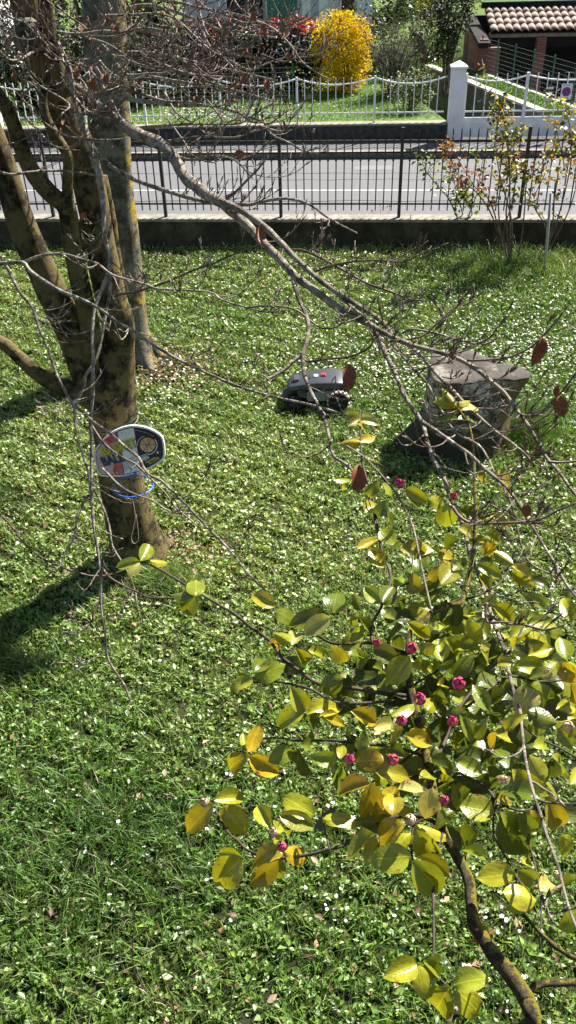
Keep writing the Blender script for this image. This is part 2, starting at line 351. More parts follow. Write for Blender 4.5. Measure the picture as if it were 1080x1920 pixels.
# near garden wall and iron fence ------------------------------------------------
NF = Vector((0.02, 13.53, 0.0))
wall = empty('garden_wall', NF, 'low mossy concrete wall between the lawn and the road, under the black fence', 'wall', rz=R(AN))
MB().box(-10, 10, -0.13, 0.14, -0.1, 0.40).build('wall_body', M_conc, wall)
for k in range(10):
    x0 = -10 + 2 * k
    bevel_obj(MB().box(x0 + 0.004, x0 + 1.996, -0.15, 0.16, 0.403, 0.44 + 0.003 * random.random()).build('coping_slab', M_cap, wall), 0.006)
fence = empty('iron_fence', NF + Vector((0, 0, 0.44)), 'black wrought iron fence with spiked bars and small arches, on the low garden wall', 'fence', rz=R(AN))
sp = 1.82 / 15
pk = MB().box(-0.0085, 0.0085, -0.0085, 0.0085, 0.10, 1.24); pk.add([(-0.009, 0, 1.235), (0, -0.009, 1.235), (0.009, 0, 1.235), (0, 0.009, 1.235), (0, 0, 1.285)], [(0, 1, 4), (1, 2, 4), (2, 3, 4), (3, 0, 4)])
picket = pk.mesh('picket'); picket.materials.append(M_iron)
post_me = MB().box(-0.024, 0.024, -0.024, 0.024, 0.0, 1.285).mesh('post'); post_me.materials.append(M_iron)
arc_me = MB().tube([(sp / 2 + (sp / 2 - 0.008) * math.cos(t), 0, 0.84 + 0.055 * math.sin(t)) for t in [R(a) for a in range(-20, 201, 20)]], 0.0065, 5).mesh('arch'); arc_me.materials.append(M_iron)
for k in range(-75, 76):
    x = k * sp
    if k % 15 == 0: link('post', post_me, None, fence, (x, 0, 0))
    else: link('picket', picket, None, fence, (x, 0, 0))
    if k < 75: link('arch', arc_me, None, fence, (x, -0.004, 0))
for z, h in ((1.10, 0.03), (0.20, 0.024)):
    for k in range(-5, 5): MB().box(k * 1.82 + 0.02, (k + 1) * 1.82 - 0.02, -0.012, -0.007 + 0.018, z - h / 2, z + h / 2).build('rail', M_iron, fence)

# far side: wall, white fence, pillar, gate -----------------------------------------
WF = Vector((0.45, 20.40, 0.12)); 
fw = empty('retaining_wall', WF, 'low dark stone wall along the far pavement, below the white fence', 'wall', rz=R(AF))
MB().box(-12, 3.28, 0.0, 0.28, -0.2, 0.315).build('wall_body', M_dwall, fw)
MB().box(-12, 3.28, -0.02, 0.30, 0.318, 0.355).build('coping', M_cap, fw)
wfence = empty('white_fence', WF + Vector((0.0, 0.14, 0.357)), 'white metal railing with sagging top rail, on the dark wall across the road', 'fence', rz=R(AF))
PW = 1.70
wp = MB().box(-0.009, 0.009, -0.009, 0.009, 0.08, 0.905).mesh('picket'); wp.materials.append(M_white)
wpo = MB().box(-0.022, 0.022, -0.022, 0.022, 0.0, 0.93).mesh('post'); wpo.materials.append(M_white)
def swag_rail(x0, x1, parent, sag=0.13, ztop=0.90, z_low=0.20, mat=M_white):
    pts = [(x0 + (x1 - x0) * i / 14, -0.014, ztop - sag * (1 - (2 * i / 14 - 1) ** 2)) for i in range(15)]
    MB().tube(pts, 0.017, 6).build('top_rail', mat, parent, smooth=True)
    MB().box(x0 + 0.023, x1 - 0.023, -0.026, -0.010, z_low - 0.015, z_low + 0.015).build('bottom_rail', mat, parent)
for k in range(-6, 2):
    link('post', wpo, None, wfence, (k * PW, 0, 0))
    x1 = (k + 1) * PW if k < 1 else 3.24
    swag_rail(k * PW, x1, wfence)
    for j in range(1, 10):
        x = k * PW + j * PW / 10
        if x < 3.2: link('picket', wp, None, wfence, (x, 0, 0))
bgp = empty('gate_pillar', WF + Vector((3.45 * math.cos(R(AF)), 3.45 * math.sin(R(AF)), -0.0)), 'white square gate pillar with pointed cap at the end of the white railing', 'pillar', rz=R(AF))
bevel_obj(MB().box(-0.15, 0.15, -0.09, 0.21, -0.1, 1.42).build('shaft', M_render, bgp), 0.008)
cp = MB().box(-0.175, 0.175, -0.115, 0.235, 1.422, 1.46); cp.add([(-0.175, -0.115, 1.463), (0.175, -0.115, 1.463), (0.175, 0.235, 1.463), (-0.175, 0.235, 1.463), (0, 0.06, 1.57)], [(0, 1, 4), (1, 2, 4), (2, 3, 4), (3, 0, 4)])
cp.build('pillar_cap', M_render, bgp)
bgl = empty('gate_pillar', AY(-8, 262, 20.75), 'white gate pillar behind the beech stems at the edge of the railing', 'pillar', rz=R(AF))
bgl.location.z = 0.12
bevel_obj(MB().box(-0.2, 0.2, -0.15, 0.15, -0.1, 1.6).build('shaft', M_render, bgl), 0.008)
MB().box(-0.23, 0.23, -0.18, 0.18, 1.603, 1.65).build('pillar_cap', M_render, bgl)
gx0 = 3.63
gate = empty('driveway_gate', WF + Vector((gx0 * math.cos(R(AF)), gx0 * math.sin(R(AF)) + 0.05, 0.05)), 'white double gate with solid lower panel and railing bars, beside the white pillar', 'gate', rz=R(AF))
for (a, b_) in ((0.0, 1.30), (1.30, 3.0), (3.0, 4.6)):
    MB().box(a + 0.03, b_ - 0.03, -0.012, 0.012, 0.0, 0.40).build('lower_panel', M_white, gate)
    swag_rail(a, b_, gate, 0.11, 1.22, 0.52)
    n = int((b_ - a) / 0.2)
    for j in range(1, n):
        MB().box(-0.009, 0.009, -0.009, 0.009, 0.403, 1.25).build('picket', M_white, gate, (a + (b_ - a) * j / n, 0, 0))
for x in (0.0, 1.30, 3.0, 4.6): MB().box(-0.03, 0.03, -0.03, 0.03, -0.08, 1.27).build('post', M_white, gate, (x, 0, 0))
# no-parking plate and dog notice on the gate bars
M_signw = flat('sign_white', (0.75, 0.75, 0.73), 0.4); M_red = flat('sign_red', (0.5, 0.02, 0.02), 0.4); M_blue = flat('sign_blue', (0.02, 0.06, 0.35), 0.4); M_black = flat('sign_black', (0.02, 0.02, 0.02), 0.4)
def disc(r, n=28, r2=0.0):
    if r2 == 0: return [(r * math.cos(2 * math.pi * i / n), r * math.sin(2 * math.pi * i / n)) for i in range(n)]
def flatpart(name, polys, y, mat, parent, th=0.002):
    """polys in (x, z) -> plate facing -Y"""
    mb = MB()
    for p in polys:
        n = len(p); V = [(q[0], y, q[1]) for q in p] + [(q[0], y + th, q[1]) for q in p]
        mb.add(V, [tuple(range(n)), tuple(range(2 * n - 1, n - 1, -1))] + [(i, n + i, n + (i + 1) % n, (i + 1) % n) for i in range(n)])
    return mb.build(name, mat, parent)
def text_part(name, body, size, mat, parent, mtx, extrude=0.001, shear=0.0, space=1.0, bold=0.0):
    cu = bpy.data.curves.new(name, 'FONT'); cu.body = body; cu.size = size; cu.extrude = extrude; cu.shear = shear
    cu.space_character = space; cu.offset = bold; cu.resolution_u = 3
    o = bpy.data.objects.new(name, cu); COL.objects.link(o); cu.materials.append(mat); o.parent = parent; o.matrix_basis = mtx
    return o
def solid_text(o):
    dg = bpy.context.evaluated_depsgraph_get(); me = bpy.data.meshes.new_from_object(o.evaluated_get(dg)); n_ = bpy.data.objects.new(o.name, me); par = o.parent; mtx = o.matrix_basis.copy(); mat = o.data.materials[0]
    nm = 'lettering'; bpy.data.objects.remove(o); COL.objects.link(n_); n_.name = nm; n_.parent = par; n_.matrix_basis = mtx
    if not me.materials: me.materials.append(mat)
    return n_
XZ = Matrix.Rotation(R(90), 4, 'X')
Ag = WF + Vector((gx0, 0, 0)); ng = Vector((math.sin(R(-AF)), math.cos(R(AF)), 0))
def on_gate(px, py): return VP(px, py, gate.location + Vector((0, -0.045, 0)), Vector((-math.sin(R(AF)), math.cos(R(AF)), 0)))
sg = empty('no_parking_sign', on_gate(1062, 172), 'white plate with blue and red no parking disc on the gate bars', 'sign', rz=R(AF))
flatpart('plate', [[(-0.115, -0.155), (0.115, -0.155), (0.115, 0.155), (-0.115, 0.155)]], 0, M_signw, sg, 0.004)
flatpart('red_ring', [disc(0.093)], -0.003, M_red, sg)
flatpart('blue_disc', [disc(0.070)], -0.006, M_blue, sg)
flatpart('slash', [[(-0.058, 0.044), (-0.044, 0.058), (0.058, -0.044), (0.044, -0.058)]], -0.009, M_red, sg)
solid_text(text_part('lettering', 'PASSO CARRABILE', 0.022, M_black, sg, Matrix.Translation((-0.098, -0.001, 0.122)) @ XZ))
flatpart('number_strip', [[(-0.06, -0.135), (0.06, -0.135), (0.06, -0.12), (-0.06, -0.12)]], -0.003, M_black, sg)
sg2 = empty('dog_warning_sign', on_gate(1030, 176), 'small dark notice with a white dog between two red-and-white strips on the gate bars', 'sign', rz=R(AF))
flatpart('plate', [[(-0.075, -0.14), (0.075, -0.14), (0.075, 0.14), (-0.075, 0.14)]], 0, M_black, sg2, 0.004)
flatpart('top_strip', [[(-0.075, 0.09), (0.075, 0.09), (0.075, 0.135), (-0.075, 0.135)]], -0.003, M_signw, sg2)
flatpart('bottom_strip', [[(-0.075, -0.135), (0.075, -0.135), (0.075, -0.075), (-0.075, -0.075)]], -0.003, M_signw, sg2)
flatpart('dog', [[(-0.03, -0.07), (0.03, -0.07), (0.028, 0.0), (0.02, 0.03), (0.025, 0.06), (0.0, 0.045), (-0.018, 0.062), (-0.022, 0.03), (-0.04, 0.01), (-0.02, -0.01)]], -0.003, M_signw, sg2)
solid_text(text_part('lettering', 'ATTENTI AL CANE', 0.017, M_red, sg2, Matrix.Translation((-0.07, -0.004, 0.104)) @ XZ))
solid_text(text_part('lettering', 'BEWARE', 0.03, M_red, sg2, Matrix.Translation((-0.06, -0.004, -0.118)) @ XZ))

# neighbour's land -----------------------------------------------------------------
def fl(x, y):   # point in the far fence frame -> world xy
    c, s_ = math.cos(R(AF)), math.sin(R(AF)); return (WF.x + c * x - s_ * y, WF.y + s_ * x + c * y)
NZ = 0.462
A1 = G(1010, 207, 0.5); A2 = G(868, 150, 0.5); B1 = G(1003, 182, 0.5); B2 = G(886, 122, 0.5)
dirA = (A2 - A1).normalized()
q0 = fl(-14, 0.28); q1 = fl(3.3, 0.28)
poly = [q0, q1, (q1[0] - 0.9, 30.0), (q1[0] + 0.5, 60.0), (-30, 60)]
ground2 = MB(); ground2.prism(poly, -1.5, NZ)
tag(ground2.build('neighbour_lawn', M_nlawn), kind='structure')
# sunk driveway with grey retaining wall, coping stones and a grass strip
dv = [fl(3.3, 0.0) + (0.10,), fl(13, 0.0) + (0.10,), fl(3.3, 1.2) + (0.02,), fl(13, 1.2) + (0.02,), (2.0, 26.0, -1.05), (17, 26.0, -1.05), (2.0, 38.5, -1.1), (17, 38.5, -1.1)]
tag(link('driveway', mesh_np('driveway', np.array(dv), [(0, 1, 3, 2), (2, 3, 5, 4), (4, 5, 7, 6)], smooth=False), M_dwall), kind='structure')
dw = empty('driveway_wall', (A1.x, A1.y, 0.0), 'grey rendered driveway wall with pale stone coping behind the gate', 'wall')
ext = A2 + dirA * 3
side = Vector((dirA.y, -dirA.x, 0))
def quadprism(a, b_, wd, z0, z1): 
    p = [a, b_, b_ + side * wd, a + side * wd]; return MB().prism([(v.x, v.y) for v in p], z0, z1)
quadprism(A1, ext, 0.16, -1.4, 0.46).world('wall_body', M_gwall, dw)
n = 12; L = (ext - A1).length
for k in range(n):
    a = A1 + dirA * (L * k / n + 0.01) - side * 0.03; b_ = A1 + dirA * (L * (k + 1) / n - 0.01) - side * 0.03
    quadprism(a, b_, 0.22, 0.463, 0.51 + 0.008 * random.random()).world('coping_stone', M_coping, dw)
strip = quadprism(A1 + side * 0.165, ext + side * 0.165, 0.72, -1.4, 0.455).build('grass_strip', M_nlawn)
tag(strip, kind='structure')
yw = empty('yard_wall', (B1.x, B1.y, 0.0), 'pale stone edging along the far side of the grass strip behind the gate', 'wall')
for k in range(n):
    a = A1 + dirA * (L * k / n + 0.01) + side * 0.89; b_ = A1 + dirA * (L * (k + 1) / n - 0.01) + side * 0.89
    quadprism(a, b_, 0.14, -1.4, 0.50 + 0.01 * random.random()).world('coping_stone', M_coping, yw)
# green wire-mesh fence on that edging
gf = empty('wire_mesh_fence', (B1.x, B1.y, 0.5), 'green wire mesh fence with thin posts beside the brick garage', 'fence')
for k in range(7):
    p = A1 + dirA * (L * (k + 0.3) / 7) + side * 0.96
    MB().tube([(p.x, p.y, 0.46), (p.x, p.y, 1.42)], 0.02, 6).world('post', M_greenmetal, gf)
mbw = MB()
p0 = A1 + side * 0.96; p1 = ext + side * 0.96
for k in range(9):
    z = 0.56 + k * 0.1; mbw.tube([(p0.x, p0.y, z), (p1.x, p1.y, z)], 0.0025, 3)
for k in range(70):
    p = p0 + (p1 - p0) * (k / 69); mbw.tube([(p.x, p.y, 0.5), (p.x, p.y, 1.38)], 0.002, 3)
tag(mbw.world('wire_mesh', M_wire, gf), kind='stuff')
# wire mesh along the back of the gate yard
gf2 = empty('wire_mesh_fence', (6.6, 23.6, 0.0), 'green wire mesh fence across the front of the dark garage opening', 'fence')
c0 = A1 + side * 1.05 + dirA * 1.0; c1 = c0 + Vector((5.2, -0.4, 0))
for k in range(4):
    p = c0 + (c1 - c0) * (0.08 + 0.28 * k); MB().tube([(p.x, p.y, -0.9), (p.x, p.y, 1.15)], 0.025, 6).world('post', M_greenmetal, gf2)
mbw = MB()
for k in range(11):
    z = -0.2 + k * 0.13; mbw.tube([(c0.x, c0.y, z), (c1.x, c1.y, z)], 0.0025, 3)
for k in range(56):
    p = c0 + (c1 - c0) * (k / 55); mbw.tube([(p.x, p.y, -0.4), (p.x, p.y, 1.1)], 0.002, 3)
tag(mbw.world('wire_mesh', M_wire, gf2), kind='stuff')

gf3 = empty('wire_mesh_fence', (-2.0, 22.75, NZ), 'thin dark wire mesh fence along the front of the dark hedge', 'fence')
for k in range(5): MB().tube([(-4.6 + 1.25 * k, 22.95 - .07 * (1.25 * k), NZ - .1), (-4.6 + 1.25 * k, 22.95 - .07 * (1.25 * k), NZ + .95)], 0.015, 6).world('post', M_greenmetal, gf3)
mbw = MB()
for k in range(9): mbw.tube([(-4.6, 22.95, NZ + .06 + .1 * k), (.4, 22.6, NZ + .06 + .1 * k)], 0.0022, 3)
for k in range(50): mbw.tube([(-4.6 + .1 * k, 22.95 - .007 * k, NZ), (-4.6 + .1 * k, 22.95 - .007 * k, NZ + .9)], 0.0018, 3)
tag(mbw.world('wire_mesh', M_wire, gf3), kind='stuff')
# brick garage with tiled roof ------------------------------------------------------
gar = empty('brick_garage', (8.3, 27.6, 0.0), 'low brick garage with clay tile roof and dark open front behind the gate', 'garage', rz=R(AF))
# local: front opening plane y = 0, x from -2.4 (wing wall) to 6
MB().box(-2.3, 6.5, 2.6, 2.8, -1.2, 1.6).build('back_wall', M_dark, gar)
MB().box(-2.52, -2.30, -0.9, 2.8, -1.2, 1.32).build('side_wall', M_brick, gar)
MB().box(-2.6, -1.95, -0.95, -0.7, -1.2, 1.12).build('wing_wall', M_brick, gar)
fa = MB(); fa.add([(-2.60, -1.15, 1.15), (-2.60, 2.9, 1.50), (-2.26, 2.9, 1.50), (-2.26, -1.15, 1.15), (-2.60, -1.15, 1.27), (-2.60, 2.9, 1.62), (-2.26, 2.9, 1.62), (-2.26, -1.15, 1.27)], [(3, 2, 1, 0), (4, 5, 6, 7), (0, 1, 5, 4), (1, 2, 6, 5), (2, 3, 7, 6), (3, 0, 4, 7)])
fa.build('verge_board', M_beam, gar)
for x in (-0.68, 2.4): MB().box(x - 0.13, x + 0.13, -0.16, 0.09, -1.2, 1.27).build('brick_pillar', M_brick, gar)
MB().box(-2.17, 6.5, -0.08, 0.06, 1.275, 1.40).build('eaves_beam', M_cap, gar)
MB().box(-2.1, 6.5, 0.1, 0.2, 1.0, 1.27).build('lintel', M_dark, gar)
rs = MB(); rs.add([(-2.15, -0.22, 1.41), (6.5, -0.22, 1.41), (6.5, 1.5, 1.86), (-2.15, 1.5, 1.86), (-2.15, -0.22, 1.38), (6.5, -0.22, 1.38), (6.5, 1.5, 1.83), (-2.15, 1.5, 1.83)], [(0, 1, 2, 3), (7, 6, 5, 4), (0, 4, 5, 1), (1, 5, 6, 2), (2, 6, 7, 3), (3, 7, 4, 0)])
rs.build('roof_deck', M_beam, gar)
tm = MB(); W_ = 0.205; Lt = 0.46
rings = []
for (yy, zz, lift) in ((0, 0, 0.03), (Lt, Lt * 0.262, 0.012)):
    prof = [(-W_ / 2 + W_ * i / 8) for i in range(9)]
    top = [(x, yy, zz + lift + 0.055 * math.cos(x / W_ * math.pi * 1.0) ** 1.0) for x in prof]
    bot = [(x, yy, zz + lift - 0.022 + 0.055 * math.cos(x / W_ * math.pi)) for x in reversed(prof)]
    rings.append([Vector(p) for p in top + bot])
tm.loft(rings); tile_me = tm.mesh('roof_tile', True); tile_me.materials.append(M_tile)
for rrow in range(4):
    for k in range(40):
        o = link('roof_tile', tile_me, None, gar, (-2.05 + k * 0.213, -0.26 + rrow * 0.42, 1.425 + rrow * 0.11 + random.uniform(-0.004, 0.004)))
        o.rotation_euler = (0, 0, random.uniform(-0.02, 0.02))
MB().box(-2.25, 6.5, 1.42, 1.6, 1.88, 2.02).build('ridge_board', M_beam, gar)
MB().box(-2.25, 6.5, 1.40, 1.64, 2.022, 2.05).build('ridge_flashing', M_greenmetal, gar)
# grassy bank behind the garage
bank = MB(); bank.add([(2.0, 29.5, -1.2), (9.0, 31.2, -1.2), (40, 30.5, -1.2), (2.0, 31.5, 0.45), (9.5, 33, 1.65), (40, 33, 2.6), (2.0, 45, 2.4), (9, 45, 3.2), (40, 45, 5.0), (2.0, 90, 6), (40, 90, 8)], [(0, 1, 4, 3), (1, 2, 5, 4), (3, 4, 7, 6), (4, 5, 8, 7), (6, 7, 8, 10, 9)])
tag(bank.build('hill', M_nlawn), kind='structure')

# houses at the top edge -----------------------------------------------------------
hs_ = empty('white_house', (-1.5, 31.0, NZ), 'white house with dark glazing and a teal shutter behind the dark hedge', 'house', rz=R(-3))
def hx(px): return (AY(px, 12, 31.0).x + 1.5)
MB().box(hx(338), 4.6, 0.3, 8, -0.2, 6.5).build('wall', M_render, hs_)
def hx(px): return (AY(px, 12, 31.0).x + 1.5)
for (a, b_, mt, nm) in ((424, 462, M_glass, 'window'), (466, 492, M_glass, 'window'), (500, 556, M_teal, 'shutter'), (640, 664, M_glass, 'window')):
    f = MB().box(hx(a), hx(b_), 0.24, 0.34, 1.05, 3.0).build(nm, mt, hs_)
    MB().box(hx(a) - 0.05, hx(a), 0.2, 0.3, 1.0, 3.05).build('frame', M_white, f)
MB().box(hx(420) - 0.1, hx(560) + 0.1, 0.1, 0.29, 0.96, 1.04).build('sill', M_cap, hs_)
for px in (575, 606): MB().box(hx(px) - 0.13, hx(px) + 0.13, -0.5, -0.24, -0.2, 3.0).build('porch_column', M_white, hs_)
hl = empty('white_house', (-9.4, 27.0, NZ), 'pale rendered house showing in slivers behind the beech stems', 'house', rz=R(4))
MB().box(-5, 1.35, 0, 7, -0.3, 5.5).build('wall', M_render, hl)
MB().box(-0.9, -0.1, -0.04, 0.1, 0.3, 1.6).build('window', M_glass, hl)
MB().box(0.35, 1.0, -0.04, 0.1, -0.2, 1.1).build('door', M_dark, hl)

# ================================================================== BACKGROUND PLANTS
def blob_points(n, c, rad, shell=0.55, lump=0.25, boxy=2.0, seed=0):
    """points in a lumpy super-ellipsoid, biased to the outside"""
    r = np.random.default_rng(seed)
    d = r.normal(size=(n * 3, 3)); d /= (np.abs(d) ** boxy).sum(1)[:, None] ** (1 / boxy)
    ph = r.uniform(0, 6.28, 6); k = r.uniform(2, 5, (6, 3))
    l = sum(np.sin(d @ k[i] + ph[i]) for i in range(6)) / 6
    rr = (1 + lump * l) * (shell + (1 - shell) * r.random(n * 3)) ** 1.0
    p = d * rr[:, None] * np.array(rad)
    g = np.sin(p @ np.array([3.1, 2.3, 4.2]) / max(rad) * 2.2 + ph[0]) + np.sin(p @ np.array([-2.7, 3.6, 3.3]) / max(rad) * 2.4 + ph[1])
    keep = g + r.normal(size=n * 3) * 0.9 > -0.5
    return (p[keep][:n]) + np.array(c)
def shrub(name, base, label, cat, pts, size, cols, stems=8, stem_mat=None, part_name='crown', sr=0.012, reach=None, mat=None, group=None, up=0.4, aspect=0.55):
    o = empty(name, base, label, cat, group)
    V, F, C = leaf_cloud(pts, size, cols, up=up, aspect=aspect)
    part(part_name, V, F, mat or M_fol, o, C, smooth=False)
    ctr = pts.mean(0); 
    for k in range(stems):
        t = pts[rng.integers(len(pts))]; b_ = Vector(base) + Vector((random.uniform(-.12, .12), random.uniform(-.12, .12), -0.05))
        mid = b_.lerp(Vector(t), 0.5) + Vector((random.uniform(-.1, .1), random.uniform(-.1, .1), 0.15))
        P, r_ = smooth_path([b_, mid, Vector(t)], [sr * 1.6, sr, sr * 0.4], 4)
        MB().tube(P, r_, 5).world('stem', stem_mat or M_twig, o, True)
    return o
# forsythia: upright yellow box of blossom
fb = G(645, 172, NZ); fb.y = min(fb.y, 25.2)
pts = blob_points(12000, (fb.x - 0.08, fb.y, NZ + 0.88), (0.74, 0.62, 0.94), 0.5, 0.26, 3.2, 3)
cols = pick_cols(len(pts), [(0.80, 0.60, 0.012), (0.72, 0.48, 0.01), (0.42, 0.26, 0.01), (0.20, 0.16, 0.02)], [5, 4, 2, 1], 0.15)
ex = []
for q in range(46):
    a = random.uniform(0, 6.28); p_ = Vector((fb.x - .08 + .6 * math.cos(a), fb.y + .5 * math.sin(a), NZ + random.uniform(.7, 1.55))); d_ = Vector((math.cos(a) * .5, math.sin(a) * .3, random.uniform(.1, .9))).normalized()
    for j in range(14): ex.append(tuple(p_ + d_ * (.03 * j) + Vector((0, 0, -.0012 * j * j)) + Vector((random.gauss(0, .02), random.gauss(0, .02), random.gauss(0, .02)))))
pts = np.concatenate([pts, np.array(ex)]); cols = np.concatenate([cols, pick_cols(len(ex), [(0.80, 0.60, 0.012), (0.72, 0.48, 0.01)], None, .15)])
shrub('forsythia_bush', (fb.x, fb.y, NZ), 'upright forsythia covered in bright yellow blossom behind the white railing', 'bush', pts, 0.055, cols, 26, M_twig, 'blossom', 0.012, mat=M_flower, up=0.1, aspect=0.7)
# dark hedge with red tips
hb = (-1.2, 24.7, NZ)
pts = np.concatenate([blob_points(5200, (-2.35 + 1.35 * k, 24.7 + 0.12 * k, NZ + 0.80), (0.95, 0.75, 0.92), 0.5, 0.2, 3.0, 20 + k) for k in range(3)])
tops = pts[:, 2] > NZ + 1.42 + 0.1 * np.sin(pts[:, 0] * 5)
cols = pick_cols(len(pts), [(0.012, 0.02, 0.010), (0.025, 0.02, 0.014), (0.05, 0.012, 0.010)], [5, 3, 2], 0.3)
red = tops & (rng.random(len(pts)) < np.where(pts[:, 0] > -0.2, 0.8, 0.16))
cols[red] = pick_cols(int(red.sum()), [(0.40, 0.03, 0.03), (0.5, 0.07, 0.06), (0.28, 0.02, 0.02)], None, 0.25)
shrub('photinia_hedge', hb, 'dark photinia hedge with red young tips in front of the white house', 'hedge', pts, 0.10, cols, 8, M_twig, 'foliage', 0.02)
pts = np.concatenate([blob_points(3500, (-3.5 - 1.3 * k, 23.6 - 0.2 * k, NZ + 0.85), (0.95, 0.75, 1.0), 0.5, 0.2, 3.0, 40 + k) for k in range(3)])
shrub('evergreen_hedge', (-4.8, 23.4, NZ), 'almost black evergreen hedge behind the railing and the bare branches', 'hedge', pts, 0.10, pick_cols(len(pts), [(0.012, 0.02, 0.008), (0.025, 0.034, 0.013)], None, 0.3), 6, M_twig, 'foliage', 0.02)
# bare grey shrub
M_greytwig = pmat('grey_twig', [(0.35, (0.07, 0.055, 0.045)), (0.7, (0.19, 0.155, 0.13))], 18, 5, 0.8, 0.2)
bs = G(752, 205, NZ)
o = empty('bare_shrub', (bs.x, 23.6, NZ), 'leafless grey-brown twiggy shrub between the forsythia and the white pillar', 'shrub')
for k in range(64):
    b_ = Vector((bs.x + random.uniform(-.25, .25), 23.6 + random.uniform(-.2, .2), NZ - 0.05)); a = random.uniform(0, 6.28); rr = random.uniform(0.2, 0.75)
    t = b_ + Vector((math.cos(a) * rr, math.sin(a) * rr * 0.7, random.uniform(1.0, 1.75)))
    P, r_ = smooth_path([b_, b_.lerp(t, .5) + Vector((random.uniform(-.1, .1), 0, .1)), t], [0.014, 0.009, 0.004], 4)
    mb = MB().tube(P, r_, 4)
    for j in range(9):
        s_ = P[random.randrange(3, len(P))]; e = s_ + Vector((random.uniform(-.3, .3), random.uniform(-.25, .25), random.uniform(-.05, .35)))
        mb.tube([s_, s_.lerp(e, .5) + Vector((0, 0, random.uniform(-.05, .05))), e], [0.006, 0.004, 0.002], 3)
    mb.world('stem', M_greytwig, o, True)
# leafy green bush by the pillar
gbp = (3.05, 21.7, NZ)
pts = np.concatenate([blob_points(1700, (3.05, 21.75, NZ + 0.42), (0.62, 0.5, 0.48), 0.45, 0.3, 2.2, 5), blob_points(500, (3.45, 21.6, NZ + 0.62), (0.25, 0.25, 0.45), 0.4, 0.3, 2, 6)])
shrub('variegated_bush', gbp, 'rounded green bush with yellow-edged leaves next to the white pillar', 'bush', pts, 0.055, pick_cols(len(pts), [(0.03, 0.055, 0.015), (0.10, 0.14, 0.03), (0.38, 0.36, 0.10)], [5, 3, 1.2], 0.3), 8)
# viburnum tree
vb = (4.55, 25.2, NZ - 0.2)
o = empty('viburnum_tree', vb, 'dark evergreen shrub tree with clusters of small whitish flowers above the pillar', 'tree')
for k in range(4):
    a = k * 1.6; P, r_ = smooth_path([(vb[0] + .08 * math.cos(a), vb[1] + .08 * math.sin(a), vb[2] - .1), (vb[0] + .12 * math.cos(a), vb[1] + .1 * math.sin(a), vb[2] + 0.9), (vb[0] + .4 * math.cos(a), vb[1] + .4 * math.sin(a), vb[2] + 2.0)], [0.05, 0.04, 0.02], 4)
    MB().tube(P, r_, 6).world('trunk', M_oldbark, o, True)
pts = np.concatenate([blob_points(4200, (vb[0], vb[1], NZ + 2.05), (0.78, 0.7, 1.05), 0.5, 0.35, 2.0, 8), blob_points(800, (vb[0] - .1, vb[1] - .1, NZ + 1.0), (0.42, 0.4, 0.55), 0.4, 0.3, 2.0, 9)])
V, F, C = leaf_cloud(pts, 0.075, pick_cols(len(pts), [(0.014, 0.024, 0.008), (0.03, 0.05, 0.014), (0.06, 0.08, 0.025)], [5, 3, 1], 0.3))
part('crown', V, F, M_fol, o, C, False)
fp = pts[(rng.random(len(pts)) < 0.09) & (pts[:, 2] > NZ + 1.3)]
fpp = np.repeat(fp, 4, 0) + rng.normal(size=(len(fp) * 4, 3)) * 0.03
V, F, C = leaf_cloud(fpp, 0.028, pick_cols(len(fpp), [(0.55, 0.5, 0.42), (0.4, 0.3, 0.25)], None, 0.2)); tag(part('blossom', V, F, M_flower, o, C, False), kind='stuff')
# second forsythia sliver, and a far dark tree belt
pts = blob_points(900, (4.15, 27.2, NZ + 1.95), (0.32, 0.35, 0.6), 0.4, 0.3, 2.0, 12)
shrub('forsythia_bush', (4.1, 27.2, NZ), 'thin forsythia with yellow blossom beside the dark viburnum', 'bush', pts, 0.05, pick_cols(len(pts), [(0.6, 0.5, 0.02), (0.25, 0.28, 0.03)], None, 0.2), 6, mat=M_flower, part_name='blossom')
belt = [(2.5, 27.2, 1.15), (-8.2, 29.5, 1.5), (-5.8, 30.5, 1.6), (-3.9, 29.0, 1.0), (2.2, 33.5, 1.3), (3.9, 35.0, 1.6), (6.0, 36.5, 1.7), (8.6, 38.5, 1.5), (11.4, 39.5, 1.8), (14.4, 40.0, 1.7), (17.5, 41, 1.8), (5.0, 31.0, 0.9)]
tl = ['dark bushy evergreen right behind the leafless grey shrub', 'dark evergreen tree behind the beech limbs near the pale house', 'dark evergreen tree beyond the hedge and the old trunk', 'slim dark evergreen tree close to the end of the white house', 'mid-green leafy tree behind the bare shrub', 'dark tree standing behind the forsythia and viburnum', 'dark tree behind the garage roof beside the viburnum', 'dark conifer on the bank above the tiled roof', 'broad dark conifer on the grassy bank', 'dark conifer next to the broad one on the bank', 'dark conifer at the far end of the bank', 'low leafy bush between bare shrub and viburnum']
for k, (x, y, r0) in enumerate(belt):
    z0 = 0.3 if k not in (7, 8, 9, 10) else 2.6
    h = 5.0 if k not in (0, 11) else 2.2
    pts = blob_points(2600, (x, y, z0 + h * 0.40), (r0, r0 * 0.9, h * 0.52), 0.5, 0.35, 2.2, 60 + k)
    pal = [(0.014, 0.022, 0.010), (0.03, 0.045, 0.015), (0.05, 0.075, 0.02)] if k not in (4, 11) else [(0.02, 0.035, 0.012), (0.05, 0.08, 0.02), (0.10, 0.14, 0.035)]
    shrub('dark_tree', (x, y, z0), tl[k], 'tree' if k not in (0, 11) else 'bush', pts, 0.16 if k not in (0, 11) else 0.09, pick_cols(len(pts), pal, None, 0.3), 3, M_oldbark, 'crown', 0.06, group='trees behind the gardens')

